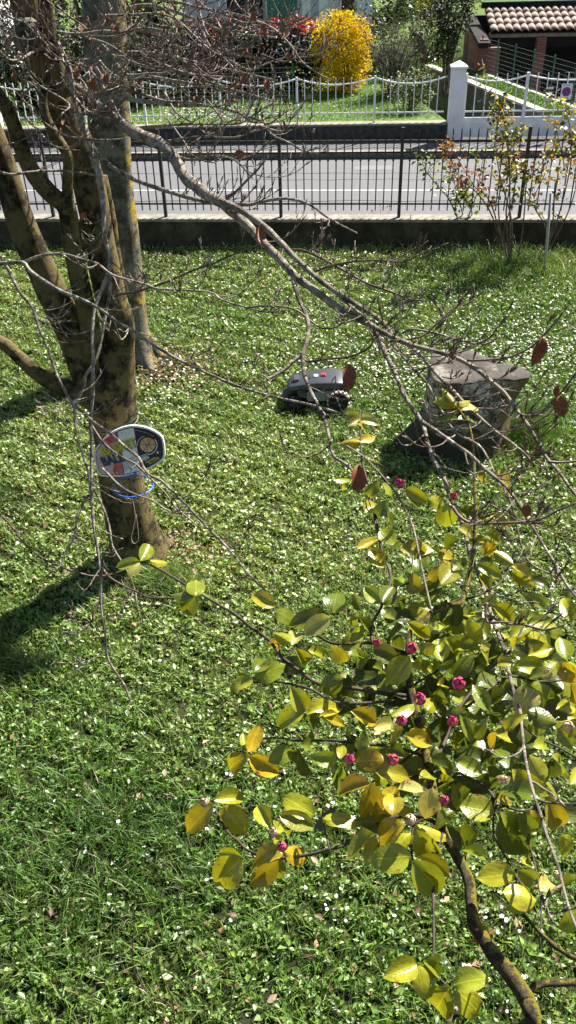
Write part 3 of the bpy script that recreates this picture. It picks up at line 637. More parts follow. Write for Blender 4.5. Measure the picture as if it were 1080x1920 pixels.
# ================================================================== BEECH TREE
def polyY(spec, Y):
    """(px, py, width px) at world distance Y -> points and radii"""
    pts = [AY(p[0], p[1], Y if not callable(Y) else Y(i / (len(spec) - 1))) for i, p in enumerate(spec)]
    rad = []
    for p, q in zip(spec, pts):
        dep = -(CROT.transposed() @ (q - CAM)).z; rad.append(p[2] * 0.5 * dep / FPX)
    return pts, rad
def stem_mesh(P, r_, sides, wob, seed):
    rn = random.Random(seed); mb = MB(); mb.tube(P, r_, sides)
    ph = [rn.uniform(0, 6.28) for _ in range(4)]
    for i, v in enumerate(mb.V):
        ring = i // sides; j = i % sides
        if ring < len(P):
            c = P[ring]; a = 2 * math.pi * j / sides; k = 1 + wob * (math.sin(2 * a + ph[0] + ring * 0.35) + 0.6 * math.sin(3 * a + ph[1] - ring * 0.5) + 0.5 * math.sin(ring * 1.3 + ph[2]))
            mb.V[i] = tuple(c + (Vector(v) - c) * k)
    return mb
TB = G(262, 1042); 
beech = empty('beech_tree', (TB.x, TB.y, 0.0), 'many-stemmed bare beech with mossy trunk carrying the toy basketball hoop', 'tree')
TY = 5.5
P, r_ = polyY([(268, 1062, 118), (262, 1040, 104), (250, 1000, 92), (238, 950, 86), (226, 890, 84), (218, 830, 84), (214, 770, 88), (216, 720, 74), (222, 650, 60), (220, 600, 59), (206, 552, 60), (188, 460, 60), (171, 363, 60), (150, 285, 60), (122, 225, 62), (97, 160, 62), (66, 83, 60), (48, 0, 60), (35, -120, 56), (10, -300, 50), (-20, -520, 36)], TY)
P, r_ = smooth_path(P, r_, 3); stem_mesh(P, r_, 18, 0.035, 1).world('trunk', M_beech, beech, True)
limbs = [
 ([(205, 775, 60), (180, 735, 64), (160, 690, 62), (138, 630, 60), (108, 570, 57), (80, 510, 54), (45, 430, 52), (15, 340, 50), (-5, 280, 48), (-40, 180, 45), (-80, 40, 40)], 5.42),
 ([(172, 660, 40), (166, 600, 38), (150, 530, 37), (133, 447, 36), (125, 391, 35), (96, 365, 32), (66, 330, 32), (45, 290, 30), (28, 240, 28), (5, 190, 26), (-28, 140, 24), (-60, 60, 22)], 5.36),
 ([(130, 400, 24), (126, 350, 20), (127, 295, 20), (108, 260, 20), (88, 225, 18), (80, 190, 16), (84, 150, 14), (78, 90, 10)], 5.2),
 ([(205, 770, 44), (150, 738, 36), (98, 718, 31), (58, 690, 29), (30, 665, 25), (8, 645, 25), (-30, 630, 24), (-90, 600, 20)], 5.35),
 ([(130, 180, 34), (100, 110, 34), (90, 50, 30), (84, 0, 26), (78, -80, 22)], 5.2),
 ([(232, 560, 26), (212, 480, 30), (206, 420, 26), (190, 330, 22)], 5.62)]
for k, (sp_, Y) in enumerate(limbs):
    P, r_ = polyY(sp_, Y); P, r_ = smooth_path(P, r_, 3); stem_mesh(P, r_, 14, 0.03, 10 + k).world('limb', M_beech, beech, True)
# rounded branch scar on the trunk
kn = AY(55, 70, 5.22); mb = MB()
mb.loft([[kn + Vector((math.cos(a) * rr * 0.075, -0.05 - dy, math.sin(a) * rr * 0.075)) for a in [6.283 * j / 10 for j in range(10)]] for rr, dy in ((1.3, -0.05), (1.1, 0.0), (0.8, 0.03), (0.45, 0.02), (0.3, 0.0))]); mb.world('branch_scar', M_oldbark, beech, True)

def bud(mb, p, d, ln, r0):
    d = d.normalized(); mb.tube([p, p + d * ln * 0.35, p + d * ln * 0.7, p + d * ln], [r0 * 0.6, r0, r0 * 0.7, r0 * 0.1], 4)
def twig(mb, rn, p, d, ln, r0, depth=0):
    """curving shoot that lifts towards its tip, with long pointed buds"""
    n = 6; pts = [p]; d = d.normalized(); side_ = d.cross(Vector((0, 0, 1))); side_ = side_.normalized() if side_.length > 0.01 else Vector((1, 0, 0))
    cv = rn.uniform(0.05, 0.30); sw = rn.uniform(-0.18, 0.18)
    for i in range(n):
        d = (d + Vector((0, 0, cv)) * (0.6 + i * 0.12) + side_ * sw + Vector((rn.uniform(-.12, .12), rn.uniform(-.12, .12), rn.uniform(-.1, .1)))).normalized()
        p = p + d * ln / n; pts.append(p)
    mb.tube(pts, [r0 * (1 - 0.6 * i / n) for i in range(n + 1)], 4)
    bud(mb, pts[-1], d, rn.uniform(0.028, 0.05), r0 * 0.9 + 0.0012)
    for i in range(2, n + 1):
        if rn.random() < 0.55:
            bd = (pts[i] - pts[i - 1]).normalized() + Vector((rn.uniform(-.5, .5), rn.uniform(-.5, .5), rn.uniform(0.1, .7)))
            if depth < 1 and rn.random() < 0.45: twig(mb, rn, pts[i], bd, ln * rn.uniform(0.3, 0.55), r0 * 0.65, depth + 1)
            else: bud(mb, pts[i], bd, rn.uniform(0.022, 0.042), r0 * 0.6 + 0.0011)
BR = []
def branch(spec, d0, d1, w0, w1, tw=0, mat=None, seed=0, tl=(0.10, 0.26), parent=None, name='branch', sides=7, tr=0.0032, tstart=0.15):
    n = len(spec); L_ = [0.0]
    for i in range(1, n): L_.append(L_[-1] + math.hypot(spec[i][0] - spec[i - 1][0], spec[i][1] - spec[i - 1][1]))
    pts = []; rad = []
    rn = random.Random(seed + 100)
    for i, s_ in enumerate(spec):
        t = L_[i] / L_[-1]; d = d0 + (d1 - d0) * t; q = D(s_[0], s_[1], d)
        wpx = s_[2] if len(s_) > 2 else w0 + (w1 - w0) * t
        pts.append(q); rad.append(wpx * 0.5 * d / FPX)
    P, r_ = smooth_path(pts, rad, 3)
    r_ = [x * (1 + 0.08 * math.sin(i * 1.9 + seed)) for i, x in enumerate(r_)]
    mb = MB().tube(P, r_, sides)
    if w1 < 5: bud(mb, P[-1], P[-1] - P[-2], 0.025, max(r_[-1], 0.002) * 1.1)
    o = mb.world(name, mat or M_branch, parent or beech, True)
    if tw:
        tb = MB()
        for k in range(tw):
            i = rn.randrange(max(1, int(len(P) * tstart)), len(P) - 1); t = (P[i + 1] - P[i]).normalized()
            sd = t.cross(Vector((0, 0, 1))); sd = sd.normalized() if sd.length > 0.05 else Vector((1, 0, 0))
            dr = t * rn.uniform(0.3, 1.0) + sd * rn.choice((-1, 1)) * rn.uniform(0.3, 1.0) + Vector((0, 0, rn.uniform(-0.35, 0.4)))
            twig(tb, rn, P[i], dr, rn.uniform(*tl), tr)
        tg = tb.world('twig', M_branch if (seed % 3 == 0 or seed in (1, 8, 10)) else M_twig, o, True); tag(tg, kind='stuff')
    return o
# long pale drooper in front of the stems
branch([(90, 30, 20), (92, 44, 15), (103, 75, 14), (118, 105, 14), (128, 125, 13), (134, 160, 12), (142, 190, 11), (152, 220, 11), (163, 255, 11), (175, 290, 11), (186, 330, 10), (193, 375, 10), (195, 420, 9), (198, 450, 9), (207, 480, 9), (203, 512, 8), (190, 545, 8), (177, 581, 7), (173, 634, 7), (175, 672, 7), (174, 710, 7), (174, 741, 7), (170, 792, 6.5), (172, 842, 6.5), (172, 923, 6.5), (176, 986, 6), (186, 1049, 6), (190, 1096, 6), (190, 1137, 5.5), (197, 1181, 5), (200, 1228, 5), (217, 1260, 5), (233, 1285, 5), (244, 1313, 4)], 4.6, 4.1, 10, 4, 18, seed=1, tstart=0.05)
branch([(207, 512), (206, 548), (196, 600), (188, 650), (176, 682), (160, 705), (158, 722), (150, 740), (140, 762)], 4.4, 4.35, 6, 6, 2, seed=2)
branch([(172, 928), (160, 935), (145, 970), (139, 1008), (120, 1040), (116, 1058), (91, 1077)], 4.28, 4.15, 6, 3.5, 2, seed=3, tl=(.06, .12))
branch([(2, 966), (19, 984), (44, 1017), (79, 1046), (110, 1061), (148, 1074), (176, 1080), (208, 1077), (239, 1066)], 4.1, 4.3, 4, 3, 3, seed=4, mat=M_twig, tl=(.06, .14))
branch([(190, 1062), (205, 1082), (233, 1099), (258, 1110), (283, 1121), (334, 1121)], 4.2, 3.9, 4.5, 3, 2, seed=5, mat=M_twig, tl=(.05, .1))
branch([(189, 1126), (175, 1150), (172, 1165), (151, 1184), (129, 1186)], 4.18, 4.1, 4.5, 3, 2, seed=6, mat=M_twig, tl=(.05, .1))
branch([(173, 912), (192, 948), (205, 986), (211, 1024), (233, 1061), (252, 1102), (257, 1134), (264, 1162)], 4.27, 4.1, 4.5, 2.5, 2, seed=7, tl=(.05, .1))
branch([(-15, 462), (0, 480), (17, 508), (36, 547), (60, 575), (72, 612), (91, 656), (104, 697), (126, 741), (138, 763), (142, 801), (148, 833), (157, 858), (166, 890), (170, 930)], 4.3, 4.2, 6.5, 4, 13, seed=8)
branch([(-30, 495), (0, 494), (42, 492), (56, 508), (83, 527), (117, 547), (148, 559), (186, 578), (220, 603), (252, 622), (283, 644), (315, 663), (340, 677), (400, 705), (440, 722), (480, 735), (521, 746), (561, 754), (602, 764), (640, 776), (668, 786)], 4.2, 3.4, 8, 4, 17, seed=9)
branch([(42, 492), (83, 478), (122, 477), (155, 487), (183, 495), (211, 516), (250, 527), (278, 535), (300, 542), (390, 547), (415, 562), (465, 577), (500, 585), (530, 583)], 4.15, 3.6, 6, 3, 14, seed=10)
branch([(-10, 318), (20, 327), (60, 322), (110, 320), (160, 325), (185, 330)], 4.3, 4.5, 5, 4, 5, seed=11)
# the big bough reaching over the lawn
branch([(128, 150, 13.8), (144, 164, 15.5), (167, 178, 17.2), (183, 197, 18.9), (208, 217, 20.6), (230, 232, 22.4), (255, 250, 23.2), (298, 268, 23.2), (319, 286, 22.4), (334, 310, 22.4), (349, 334, 22.4), (370, 351, 22.4), (393, 368, 21.5), (417, 381, 20.6), (441, 402, 18.9), (467, 425, 17.2), (491, 452, 16.3), (515, 476, 15.5), (546, 509, 14.6), (561, 524, 14.6), (593, 546, 14.6), (617, 565, 13.8), (644, 583, 13.8), (673, 598, 13.8), (697, 612, 12.9), (712, 636, 10.3), (724, 666, 9.5), (739, 696, 8.6), (756, 738, 8.6), (775, 768, 8.6), (792, 793, 8.6), (800, 824, 7.7), (811, 859, 7.7), (831, 894, 7.7), (844, 933, 7.7), (860, 964, 7.7), (873, 1005, 7.7), (883, 1041, 7.7), (896, 1075, 7.7), (911, 1114, 7.7), (922, 1158, 7.7), (937, 1197, 6.9), (948, 1228, 6.9), (954, 1259, 6.9), (963, 1296, 6.9), (974, 1327, 6.9), (978, 1360, 6.0), (985, 1423, 6.0), (999, 1483, 6.0), (1013, 1525, 6.0), (1027, 1571, 6.0), (1045, 1620, 6.0), (1055, 1659, 5.2), (1070, 1712, 5.2), (1090, 1760, 5.2), (1110, 1830, 4.3)], 4.7, 1.35, 20, 5, 22, seed=12, sides=9, tstart=0.2)
branch([(690, 606), (715, 621), (744, 636), (781, 650), (828, 662), (866, 676), (897, 695), (919, 714), (945, 736), (967, 765), (989, 796), (1008, 828), (1023, 856), (1049, 886), (1067, 912), (1085, 935), (1110, 975)], 3.3, 2.5, 10, 6, 16, seed=13)
branch([(415, 378), (438, 387), (473, 408), (497, 426), (521, 449), (549, 479), (584, 512), (617, 538), (650, 559), (682, 580), (706, 595), (727, 616), (741, 633), (770, 650), (797, 676), (822, 705), (850, 733), (875, 761), (904, 787), (929, 809), (960, 831), (986, 853), (998, 868)], 4.0, 2.9, 13, 5, 26, seed=14)
branch([(596, 520), (625, 545), (655, 572), (690, 600), (715, 625), (740, 651), (771, 686), (797, 714), (816, 746), (831, 777), (856, 812), (897, 834), (916, 862), (935, 905)], 3.7, 2.7, 6, 4, 22, seed=15)
branch([(792, 793), (819, 809), (850, 831), (882, 853), (910, 880), (945, 909), (966, 935), (987, 969), (1000, 990), (1023, 1029), (1039, 1054), (1059, 1091), (1085, 1125)], 2.72, 2.2, 8, 5, 12, seed=16, tr=0.0026)
branch([(546, 508), (553, 536), (562, 565), (573, 589), (579, 616), (574, 645), (568, 666), (570, 701), (582, 733), (592, 752), (602, 772), (611, 795), (618, 825), (622, 847), (631, 860), (650, 871), (663, 886), (683, 908), (700, 925)], 3.75, 3.0, 9, 5, 2, seed=17)
branch([(568, 666), (549, 678), (534, 693), (510, 707), (496, 716), (500, 728), (504, 740), (490, 752)], 3.5, 3.45, 8, 5, 2, seed=18, tl=(.04, .07))
branch([(570, 672), (578, 678), (614, 673), (650, 670), (679, 660), (697, 645), (700, 628)], 3.5, 3.4, 5, 3.5, 3, seed=19, mat=M_twig, tl=(.04, .08))
branch([(460, 578), (484, 574), (519, 574), (555, 581), (578, 598), (602, 615), (626, 615), (641, 604), (648, 589)], 3.6, 3.6, 4, 3, 4, seed=20, mat=M_twig, tl=(.05, .10))
branch([(528, 470), (564, 469), (593, 479), (626, 497), (650, 510), (685, 530), (715, 541), (741, 550), (768, 561), (785, 563)], 3.9, 3.6, 6, 4, 9, seed=21, mat=M_twig, tl=(.08, .16))
branch([(587, 510), (626, 497), (667, 490), (712, 488), (756, 491), (785, 477)], 3.75, 3.6, 5, 3, 5, seed=22, mat=M_twig, tl=(.06, .14))
branch([(165, 258, 8), (181, 288, 9), (211, 313, 8), (250, 336, 8), (300, 354, 8), (349, 369, 8), (387, 378, 8), (417, 381, 7), (464, 384, 7), (491, 378, 6), (536, 372, 6), (580, 383, 5), (617, 410, 4), (663, 434, 3)], 4.6, 3.9, 8, 3, 14, seed=23)
branch([(420, 376), (444, 357), (467, 334), (485, 316), (497, 301)], 4.2, 4.1, 5, 3.5, 3, seed=24, mat=M_twig, tl=(.05, .12))
branch([(215, 552), (250, 548), (284, 538), (319, 526), (364, 506), (393, 497), (426, 482), (461, 467), (482, 460)], 4.4, 4.1, 5, 3, 9, seed=25, mat=M_twig, tl=(.06, .16))
branch([(875, 676), (913, 675), (954, 670), (992, 653), (1014, 634), (1039, 607), (1058, 582)], 3.0, 2.9, 5, 3.5, 3, seed=26, mat=M_twig, tl=(.03, .06))
branch([(968, 770), (982, 779), (1008, 777), (1030, 758), (1055, 733), (1085, 692)], 2.8, 2.7, 5, 3.5, 2, seed=27, mat=M_twig, tl=(.03, .06))
branch([(730, 640), (787, 632), (819, 607), (850, 579), (879, 560)], 3.2, 3.2, 5, 3, 5, seed=28, mat=M_twig, tl=(.05, .10))
branch([(755, 625), (771, 617), (819, 625), (866, 639), (910, 645), (938, 629)], 3.3, 3.3, 4.5, 3, 4, seed=29, mat=M_twig, tl=(.05, .09))
branch([(1023, 865), (1055, 867), (1095, 862)], 2.6, 2.6, 5, 4, 1, seed=30, mat=M_twig, tl=(.03, .06))
branch([(847, 948), (862, 969), (886, 981), (930, 981), (981, 979), (1015, 973), (1046, 957), (1085, 941)], 2.35, 2.25, 6, 4, 5, seed=31, mat=M_twig, tl=(.03, .06), tr=.0022)
branch([(913, 1130), (911, 1145), (914, 1166), (945, 1167), (981, 1171), (1020, 1181), (1044, 1176)], 2.08, 2.0, 6, 4, 4, seed=32, mat=M_twig, tl=(.02, .05), tr=.0022)
branch([(945, 915), (956, 940), (966, 974), (976, 1018), (987, 1047), (1007, 1065), (1044, 1080)], 2.5, 2.4, 5, 3, 3, seed=33, mat=M_twig, tl=(.03, .06), tr=.0022)
branch([(140, 762), (161, 777), (174, 790), (198, 807), (215, 820), (237, 840), (259, 857), (269, 876), (280, 890), (302, 901), (320, 918), (350, 947), (385, 985), (425, 1025), (465, 1075), (500, 1110)], 4.35, 3.4, 6, 4, 7, seed=34)
branch([(165, 785), (174, 801), (196, 833), (228, 857), (254, 870), (270, 885), (283, 898), (311, 926), (328, 950), (375, 990)], 4.4, 4.2, 5, 3, 4, seed=35, mat=M_twig, tl=(.05, .1))
branch([(192, 878), (215, 902), (235, 918), (256, 928), (285, 938), (320, 960), (352, 962)], 4.9, 4.7, 4.5, 3, 3, seed=36, tl=(.04, .1))
# crossing shoots at the top of the frame
topb = [[(300, 0), (342, 6), (372, 14), (411, 22), (433, 33), (456, 43), (492, 43), (515, 56)], [(411, 22), (450, 29), (480, 39), (511, 53), (530, 69), (550, 92), (567, 117), (589, 133), (600, 140)], [(300, 12), (328, 33), (355, 58), (378, 81), (400, 97), (422, 111), (440, 130)], [(270, 108), (300, 117), (333, 133), (383, 142), (430, 144)], [(240, 242), (300, 236), (355, 233), (411, 233), (450, 231), (478, 214), (511, 192)], [(238, 170), (270, 178), (310, 190), (360, 192), (400, 200), (440, 190)], [(0, 22), (30, 38), (50, 42), (64, 50), (75, 70)], [(90, 92), (65, 96), (40, 110), (18, 112), (0, 96)], [(105, 60), (150, 64), (190, 58), (230, 60), (270, 52), (310, 58)], [(160, 70), (200, 82), (230, 100), (258, 120), (300, 126)], [(130, 108), (160, 125), (185, 150), (210, 190), (228, 225)], [(300, 268), (330, 262), (380, 256), (440, 258), (480, 244)], [(190, 30), (240, 28), (300, 26), (350, 40), (395, 30)], [(325, 290), (360, 300), (400, 292), (440, 300), (470, 330)], [(55, 200), (40, 180), (48, 150), (56, 130), (50, 100)], [(30, 205), (60, 160), (90, 170), (130, 195), (120, 210)], [(150, 190), (200, 165), (235, 140), (260, 100)], [(240, 150), (290, 148), (340, 165), (390, 162), (430, 175)]]
for k, s_ in enumerate(topb):
    branch(s_, 4.7 - 0.05 * (k % 5), 4.5 - 0.1 * (k % 4), 6 if k < 9 else 5, 3, 15 if k < 6 else 9, seed=50 + k, tl=(.10, .34), tstart=0.05, tr=0.0034)
for k in range(30):
    x = random.uniform(40, 500); y = random.uniform(0, 235); a = random.uniform(-0.5, 1.0); ln = random.uniform(60, 150)
    sp_ = [(x + ln * t * math.cos(a) + random.uniform(-8, 8), y + ln * t * math.sin(a) * 0.8 + 22 * math.sin(t * 3) + random.uniform(-6, 6)) for t in (0, .25, .5, .75, 1)]
    d_ = random.uniform(4.3, 6.0)
    branch(sp_, d_, d_ - 0.2, 4.5, 2.5, 6, seed=90 + k, tl=(.08, .28), tstart=0.02, tr=0.0032, mat=M_twig if k % 3 == 0 else M_branch)

# background trunk (old tree) --------------------------------------------------------
ob = G(252, 684)
old = empty('old_tree', (ob.x, ob.y, 0), 'thick straight trunk with orange lichen behind the beech stems', 'tree')
P, r_ = polyY([(260, 700, 120), (256, 680, 92), (251, 655, 76), (246, 620, 68), (240, 570, 66), (229, 470, 68), (216, 370, 70), (207, 280, 74), (200, 150, 80), (194, 0, 84), (186, -200, 84), (180, -420, 70)], ob.y + 0.05)
P, r_ = smooth_path(P, r_, 3); stem_mesh(P, r_, 20, 0.03, 44).world('trunk', M_oldbark, old, True)
for (a, ln) in ((0.15, 0.55), (-0.9, 0.5), (-2.2, 0.5), (2.6, 0.45)):
    q = Vector((ob.x, ob.y + 0.05, 0)); dr = Vector((math.cos(a), math.sin(a), 0))
    P, r_ = smooth_path([q + dr * 0.08 + Vector((0, 0, .45)), q + dr * 0.2 + Vector((0, 0, .16)), q + dr * 0.34 + Vector((0, 0, .04)), q + dr * ln + Vector((0, 0, -.04))], [0.10, 0.11, 0.07, 0.03], 4)
    MB().tube(P, r_, 10).world('root', M_oldbark, old, True)
for (a, ln) in ((0.2, 0.34), (-1.3, 0.36), (2.4, 0.4), (3.6, .36)):
    q = Vector((TB.x, TB.y + 0.02, 0)); dr = Vector((math.cos(a), math.sin(a), 0))
    P, r_ = smooth_path([q + dr * 0.10 + Vector((0, 0, .25)), q + dr * 0.17 + Vector((0, 0, .10)), q + dr * 0.24 + Vector((0, 0, .04)), q + dr * ln + Vector((0, 0, -.04))], [0.08, 0.08, 0.06, 0.03], 4)
    MB().tube(P, r_, 10).world('root', M_beech, beech, True)
for k in range(5):
    x = random.uniform(190, 230); d_ = 8.3
    branch([(x, 20 + 40 * k), (x + 60, 10 + 45 * k), (x + 130, 30 + 42 * k), (x + 200, 60 + 35 * k), (x + 290, 70 + 40 * k)], d_, d_ - 0.8, 9, 3.5, 16, seed=200 + k, parent=old, tl=(.2, .6), tr=.005)

# ================================================================== LEAVES (camellia, dead beech leaves)
def leaf_mesh(name, droop, cup, wav, seed):
    rn = random.Random(seed); V = []; UV = []
    us = [0, 0.10, 0.28, 0.48, 0.68, 0.86, 1.0]; cs = [-1, -0.5, 0, 0.5, 1]
    pr = [0.06, 0.60, 0.96, 1.0, 0.86, 0.50, 0.0]
    for i, u in enumerate(us):
        for c in cs:
            hw = 0.5 * pr[i]; y = c * hw
            z = -droop * u * u + cup * (abs(c) * hw) - 0.10 * droop * abs(c) + wav * math.sin(u * 7 + c * 2 + seed) * abs(c) * 0.5
            x = u - 0.03 * (1 - abs(c)) * 0
            V.append((x, y, z)); UV.append((u, 0.5 + y))
    F = []
    for i in range(len(us) - 1):
        for j in range(4):
            a = i * 5 + j; F.append((a, a + 5, a + 6, a + 1))
    me = mesh_np(name, np.array(V), F, uv=UV); return me
LEAF = [leaf_mesh('leaf', dr, cu_, wv, i) for i, (dr, cu_, wv) in enumerate(((0.16, 0.35, 0.03), (0.38, 0.4, 0.05), (0.10, 0.6, 0.03), (0.26, 0.2, 0.08), (-0.12, 0.3, 0.05), (0.5, 0.5, 0.06), (0.22, -0.25, 0.05), (0.32, 0.05, 0.09)))]
for me in LEAF: me.materials.append(M_leaf)
DEADL = [leaf_mesh('dead_leaf', dr, cu_, wv, i + 20) for i, (dr, cu_, wv) in enumerate(((0.1, 0.5, 0.10), (0.3, 0.7, 0.12), (-0.2, 0.3, 0.10)))]
M_deadl = pmat('dead_beech_leaf', [(0.3, (0.16, 0.05, 0.022)), (0.6, (0.30, 0.11, 0.045)), (0.8, (0.42, 0.2, 0.09))], 6, 5, 0.55, 0.3, 14, 0.05, 0.3)
for me in DEADL: me.materials.append(M_deadl)
def place_leaf(me, parent, B, T, width, nrm, name='leaf', color=None):
    x = (T - B); L = x.length; x = x / L
    y = nrm.cross(x); y = y.normalized() if y.length > 1e-4 else x.orthogonal().normalized()
    z = x.cross(y)
    o = bpy.data.objects.new(name, me); COL.objects.link(o); o.parent = parent
    m = Matrix((x * L, y * L * width, z * L)).transposed().to_4x4(); m.translation = B - rootloc(parent)
    o.matrix_basis = m
    if color: o.color = (color[0], color[1], color[2], 1)
    return o
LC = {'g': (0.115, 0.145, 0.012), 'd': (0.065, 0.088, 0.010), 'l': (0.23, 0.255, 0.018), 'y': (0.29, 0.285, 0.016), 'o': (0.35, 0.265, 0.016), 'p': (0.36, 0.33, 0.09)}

# ================================================================== CAMELLIA
def cdep(px, py):
    return np.interp(py, [700, 780, 950, 1200, 1500, 1750, 1920], [3.05, 2.95, 2.72, 2.36, 2.02, 1.82, 1.72]) + max(0, (620 - px)) * 0.0006
cb = Vector((0.50, 0.98, 0.0))
camellia = empty('camellia_shrub', cb, 'tall camellia with glossy yellow-green leaves and pink buds leaning over the lawn', 'shrub')
def cbranch(spec, w0, w1, mat=None, dd=0.06, seed=0, sides=7):
    w0 *= 0.78; w1 *= 0.78
    spec2 = spec; P = []; rad = []
    n = len(spec)
    for i, s_ in enumerate(spec):
        d = cdep(s_[0], s_[1]) + dd; P.append(D(s_[0], s_[1], d)); wpx = s_[2] if len(s_) > 2 else w0 + (w1 - w0) * i / (n - 1)
        rad.append(wpx * 0.5 * d / FPX)
    P, r_ = smooth_path(P, rad, 3)
    r_ = [x * (1 + 0.07 * math.sin(i * 2.1 + seed)) for i, x in enumerate(r_)]
    return MB().tube(P, r_, sides).world('branch', mat or M_camtwig, camellia, True)
# mossy trunk: from the ground up into the crown
tp = [(998, 1920, 31), (991, 1884, 33), (978, 1858, 31), (955, 1824, 30), (929, 1795, 29), (908, 1762, 28), (890, 1734, 27), (884, 1696, 21), (880, 1655, 20), (866, 1622, 19), (850, 1596, 18), (836, 1570, 18), (820, 1520, 17), (806, 1450, 16), (792, 1380, 15), (772, 1300, 15), (765, 1240, 13), (770, 1188, 12), (795, 1163, 12), (820, 1142, 12), (850, 1133, 11), (866, 1126, 10), (877, 1084, 9), (888, 1036, 8), (892, 964, 8), (889, 899, 6), (888, 850, 5), (880, 800, 4), (858, 765, 4)]
P = [Vector((cb.x, cb.y, -0.05)), Vector((cb.x + 0.02, cb.y, 0.9)), Vector((cb.x + 0.03, cb.y - 0.01, 1.9))]; rad = [0.045, 0.036, 0.028]
for s_ in tp:
    d = cdep(s_[0], s_[1]) + (0.05 if s_[1] > 1000 else 0.0); P.append(D(s_[0], s_[1], d)); rad.append(s_[2] * 0.5 * d / FPX)
P, r_ = smooth_path(P, rad, 3); stem_mesh(P, r_, 12, 0.05, 7).world('trunk', M_camstem, camellia, True)
cbranch([(986, 1868), (1003, 1850), (1031, 1843), (1090, 1842)], 20, 18, M_camstem)
cbranch([(957, 1690), (974, 1706), (999, 1734), (1024, 1759), (1048, 1780), (1090, 1803)], 8, 11, M_camstem)
cbranch([(835, 1555), (790, 1530), (740, 1532), (702, 1549), (677, 1565), (646, 1584), (614, 1593), (586, 1601), (535, 1609), (495, 1605), (463, 1593), (447, 1577), (428, 1561), (404, 1520)], 12, 5, M_camtwig, seed=1)
cbranch([(772, 1305), (720, 1300), (660, 1290), (600, 1283), (564, 1260), (526, 1229), (504, 1200), (469, 1175), (441, 1152), (400, 1128), (350, 1098), (295, 1065), (264, 1052)], 11, 5, M_camtwig, seed=2)
cbranch([(770, 1310), (690, 1318), (640, 1318), (614, 1311), (589, 1295), (557, 1285), (516, 1278), (479, 1279), (474, 1275)], 8, 5, M_camtwig, seed=3)
cbranch([(768, 1230), (740, 1215), (690, 1205), (652, 1207), (620, 1205), (595, 1191), (572, 1180)], 10, 6, M_camstem, seed=4)
cbranch([(700, 1208), (696, 1191), (699, 1166), (715, 1138), (733, 1085), (718, 1040), (705, 985), (700, 955)], 8, 5, seed=5)
cbranch([(715, 1030), (700, 940), (688, 900), (680, 870), (677, 844), (676, 814), (675, 784), (674, 765)], 5, 4, M_camtwig, seed=6)
cbranch([(810, 1150), (790, 1060), (775, 990), (757, 949), (737, 918), (711, 886), (680, 855), (650, 836)], 5, 4, M_branch, -0.05, seed=7)
cbranch([(800, 1420), (740, 1400), (680, 1395), (620, 1388), (560, 1389), (520, 1383), (482, 1389), (466, 1412)], 9, 4, seed=8)
cbranch([(805, 1450), (830, 1400), (860, 1330), (890, 1290), (915, 1255), (945, 1235), (968, 1200), (983, 1170)], 9, 5, seed=9)
cbranch([(812, 1480), (860, 1450), (910, 1475), (930, 1500), (970, 1520), (1000, 1515), (1030, 1497)], 8, 5, seed=10)
cbranch([(870, 1330), (920, 1290), (960, 1268), (1010, 1278), (1060, 1275), (1095, 1270)], 7, 6, seed=11)
cbranch([(866, 1126), (900, 1115), (935, 1095), (950, 1070), (958, 1050)], 6, 4, seed=12)
cbranch([(790, 1345), (775, 1290), (800, 1270), (840, 1240), (845, 1200)], 7, 4, seed=13)
cbranch([(820, 1515), (795, 1535), (775, 1550), (772, 1600), (776, 1615)], 7, 5, seed=14)
cbranch([(930, 1500), (925, 1560), (950, 1610), (965, 1640), (1000, 1685)], 6, 4, seed=15)
cbranch([(985, 1560), (1000, 1610), (1010, 1660), (1015, 1700), (1012, 1780)], 5, 5, M_camtwig, 0.06, seed=16)
cbranch([(812, 1675), (813, 1730), (812, 1790), (800, 1803), (820, 1830), (842, 1853)], 7, 4, M_camtwig, 0.0, seed=17)
cbranch([(812, 1675), (818, 1610), (830, 1560)], 6, 7, M_camtwig, 0.03, seed=18)
cbranch([(980, 1360), (1010, 1385), (1045, 1400), (1090, 1425)], 5, 5, M_camtwig, 0.0, seed=19)
cbranch([(714, 1138), (722, 1120), (760, 1095), (800, 1085), (845, 1050)], 5, 4, seed=20)
cbranch([(790, 1400), (740, 1440), (700, 1465), (694, 1470)], 6, 5, seed=21)
cbranch([(888, 960), (910, 950), (922, 935), (930, 960), (918, 985)], 4, 3, seed=22)
cbranch([(620, 1600), (610, 1560), (605, 1535), (605, 1515)], 5, 3, seed=23)
cbranch([(526, 1229), (520, 1190), (515, 1140)], 4, 3, seed=24)
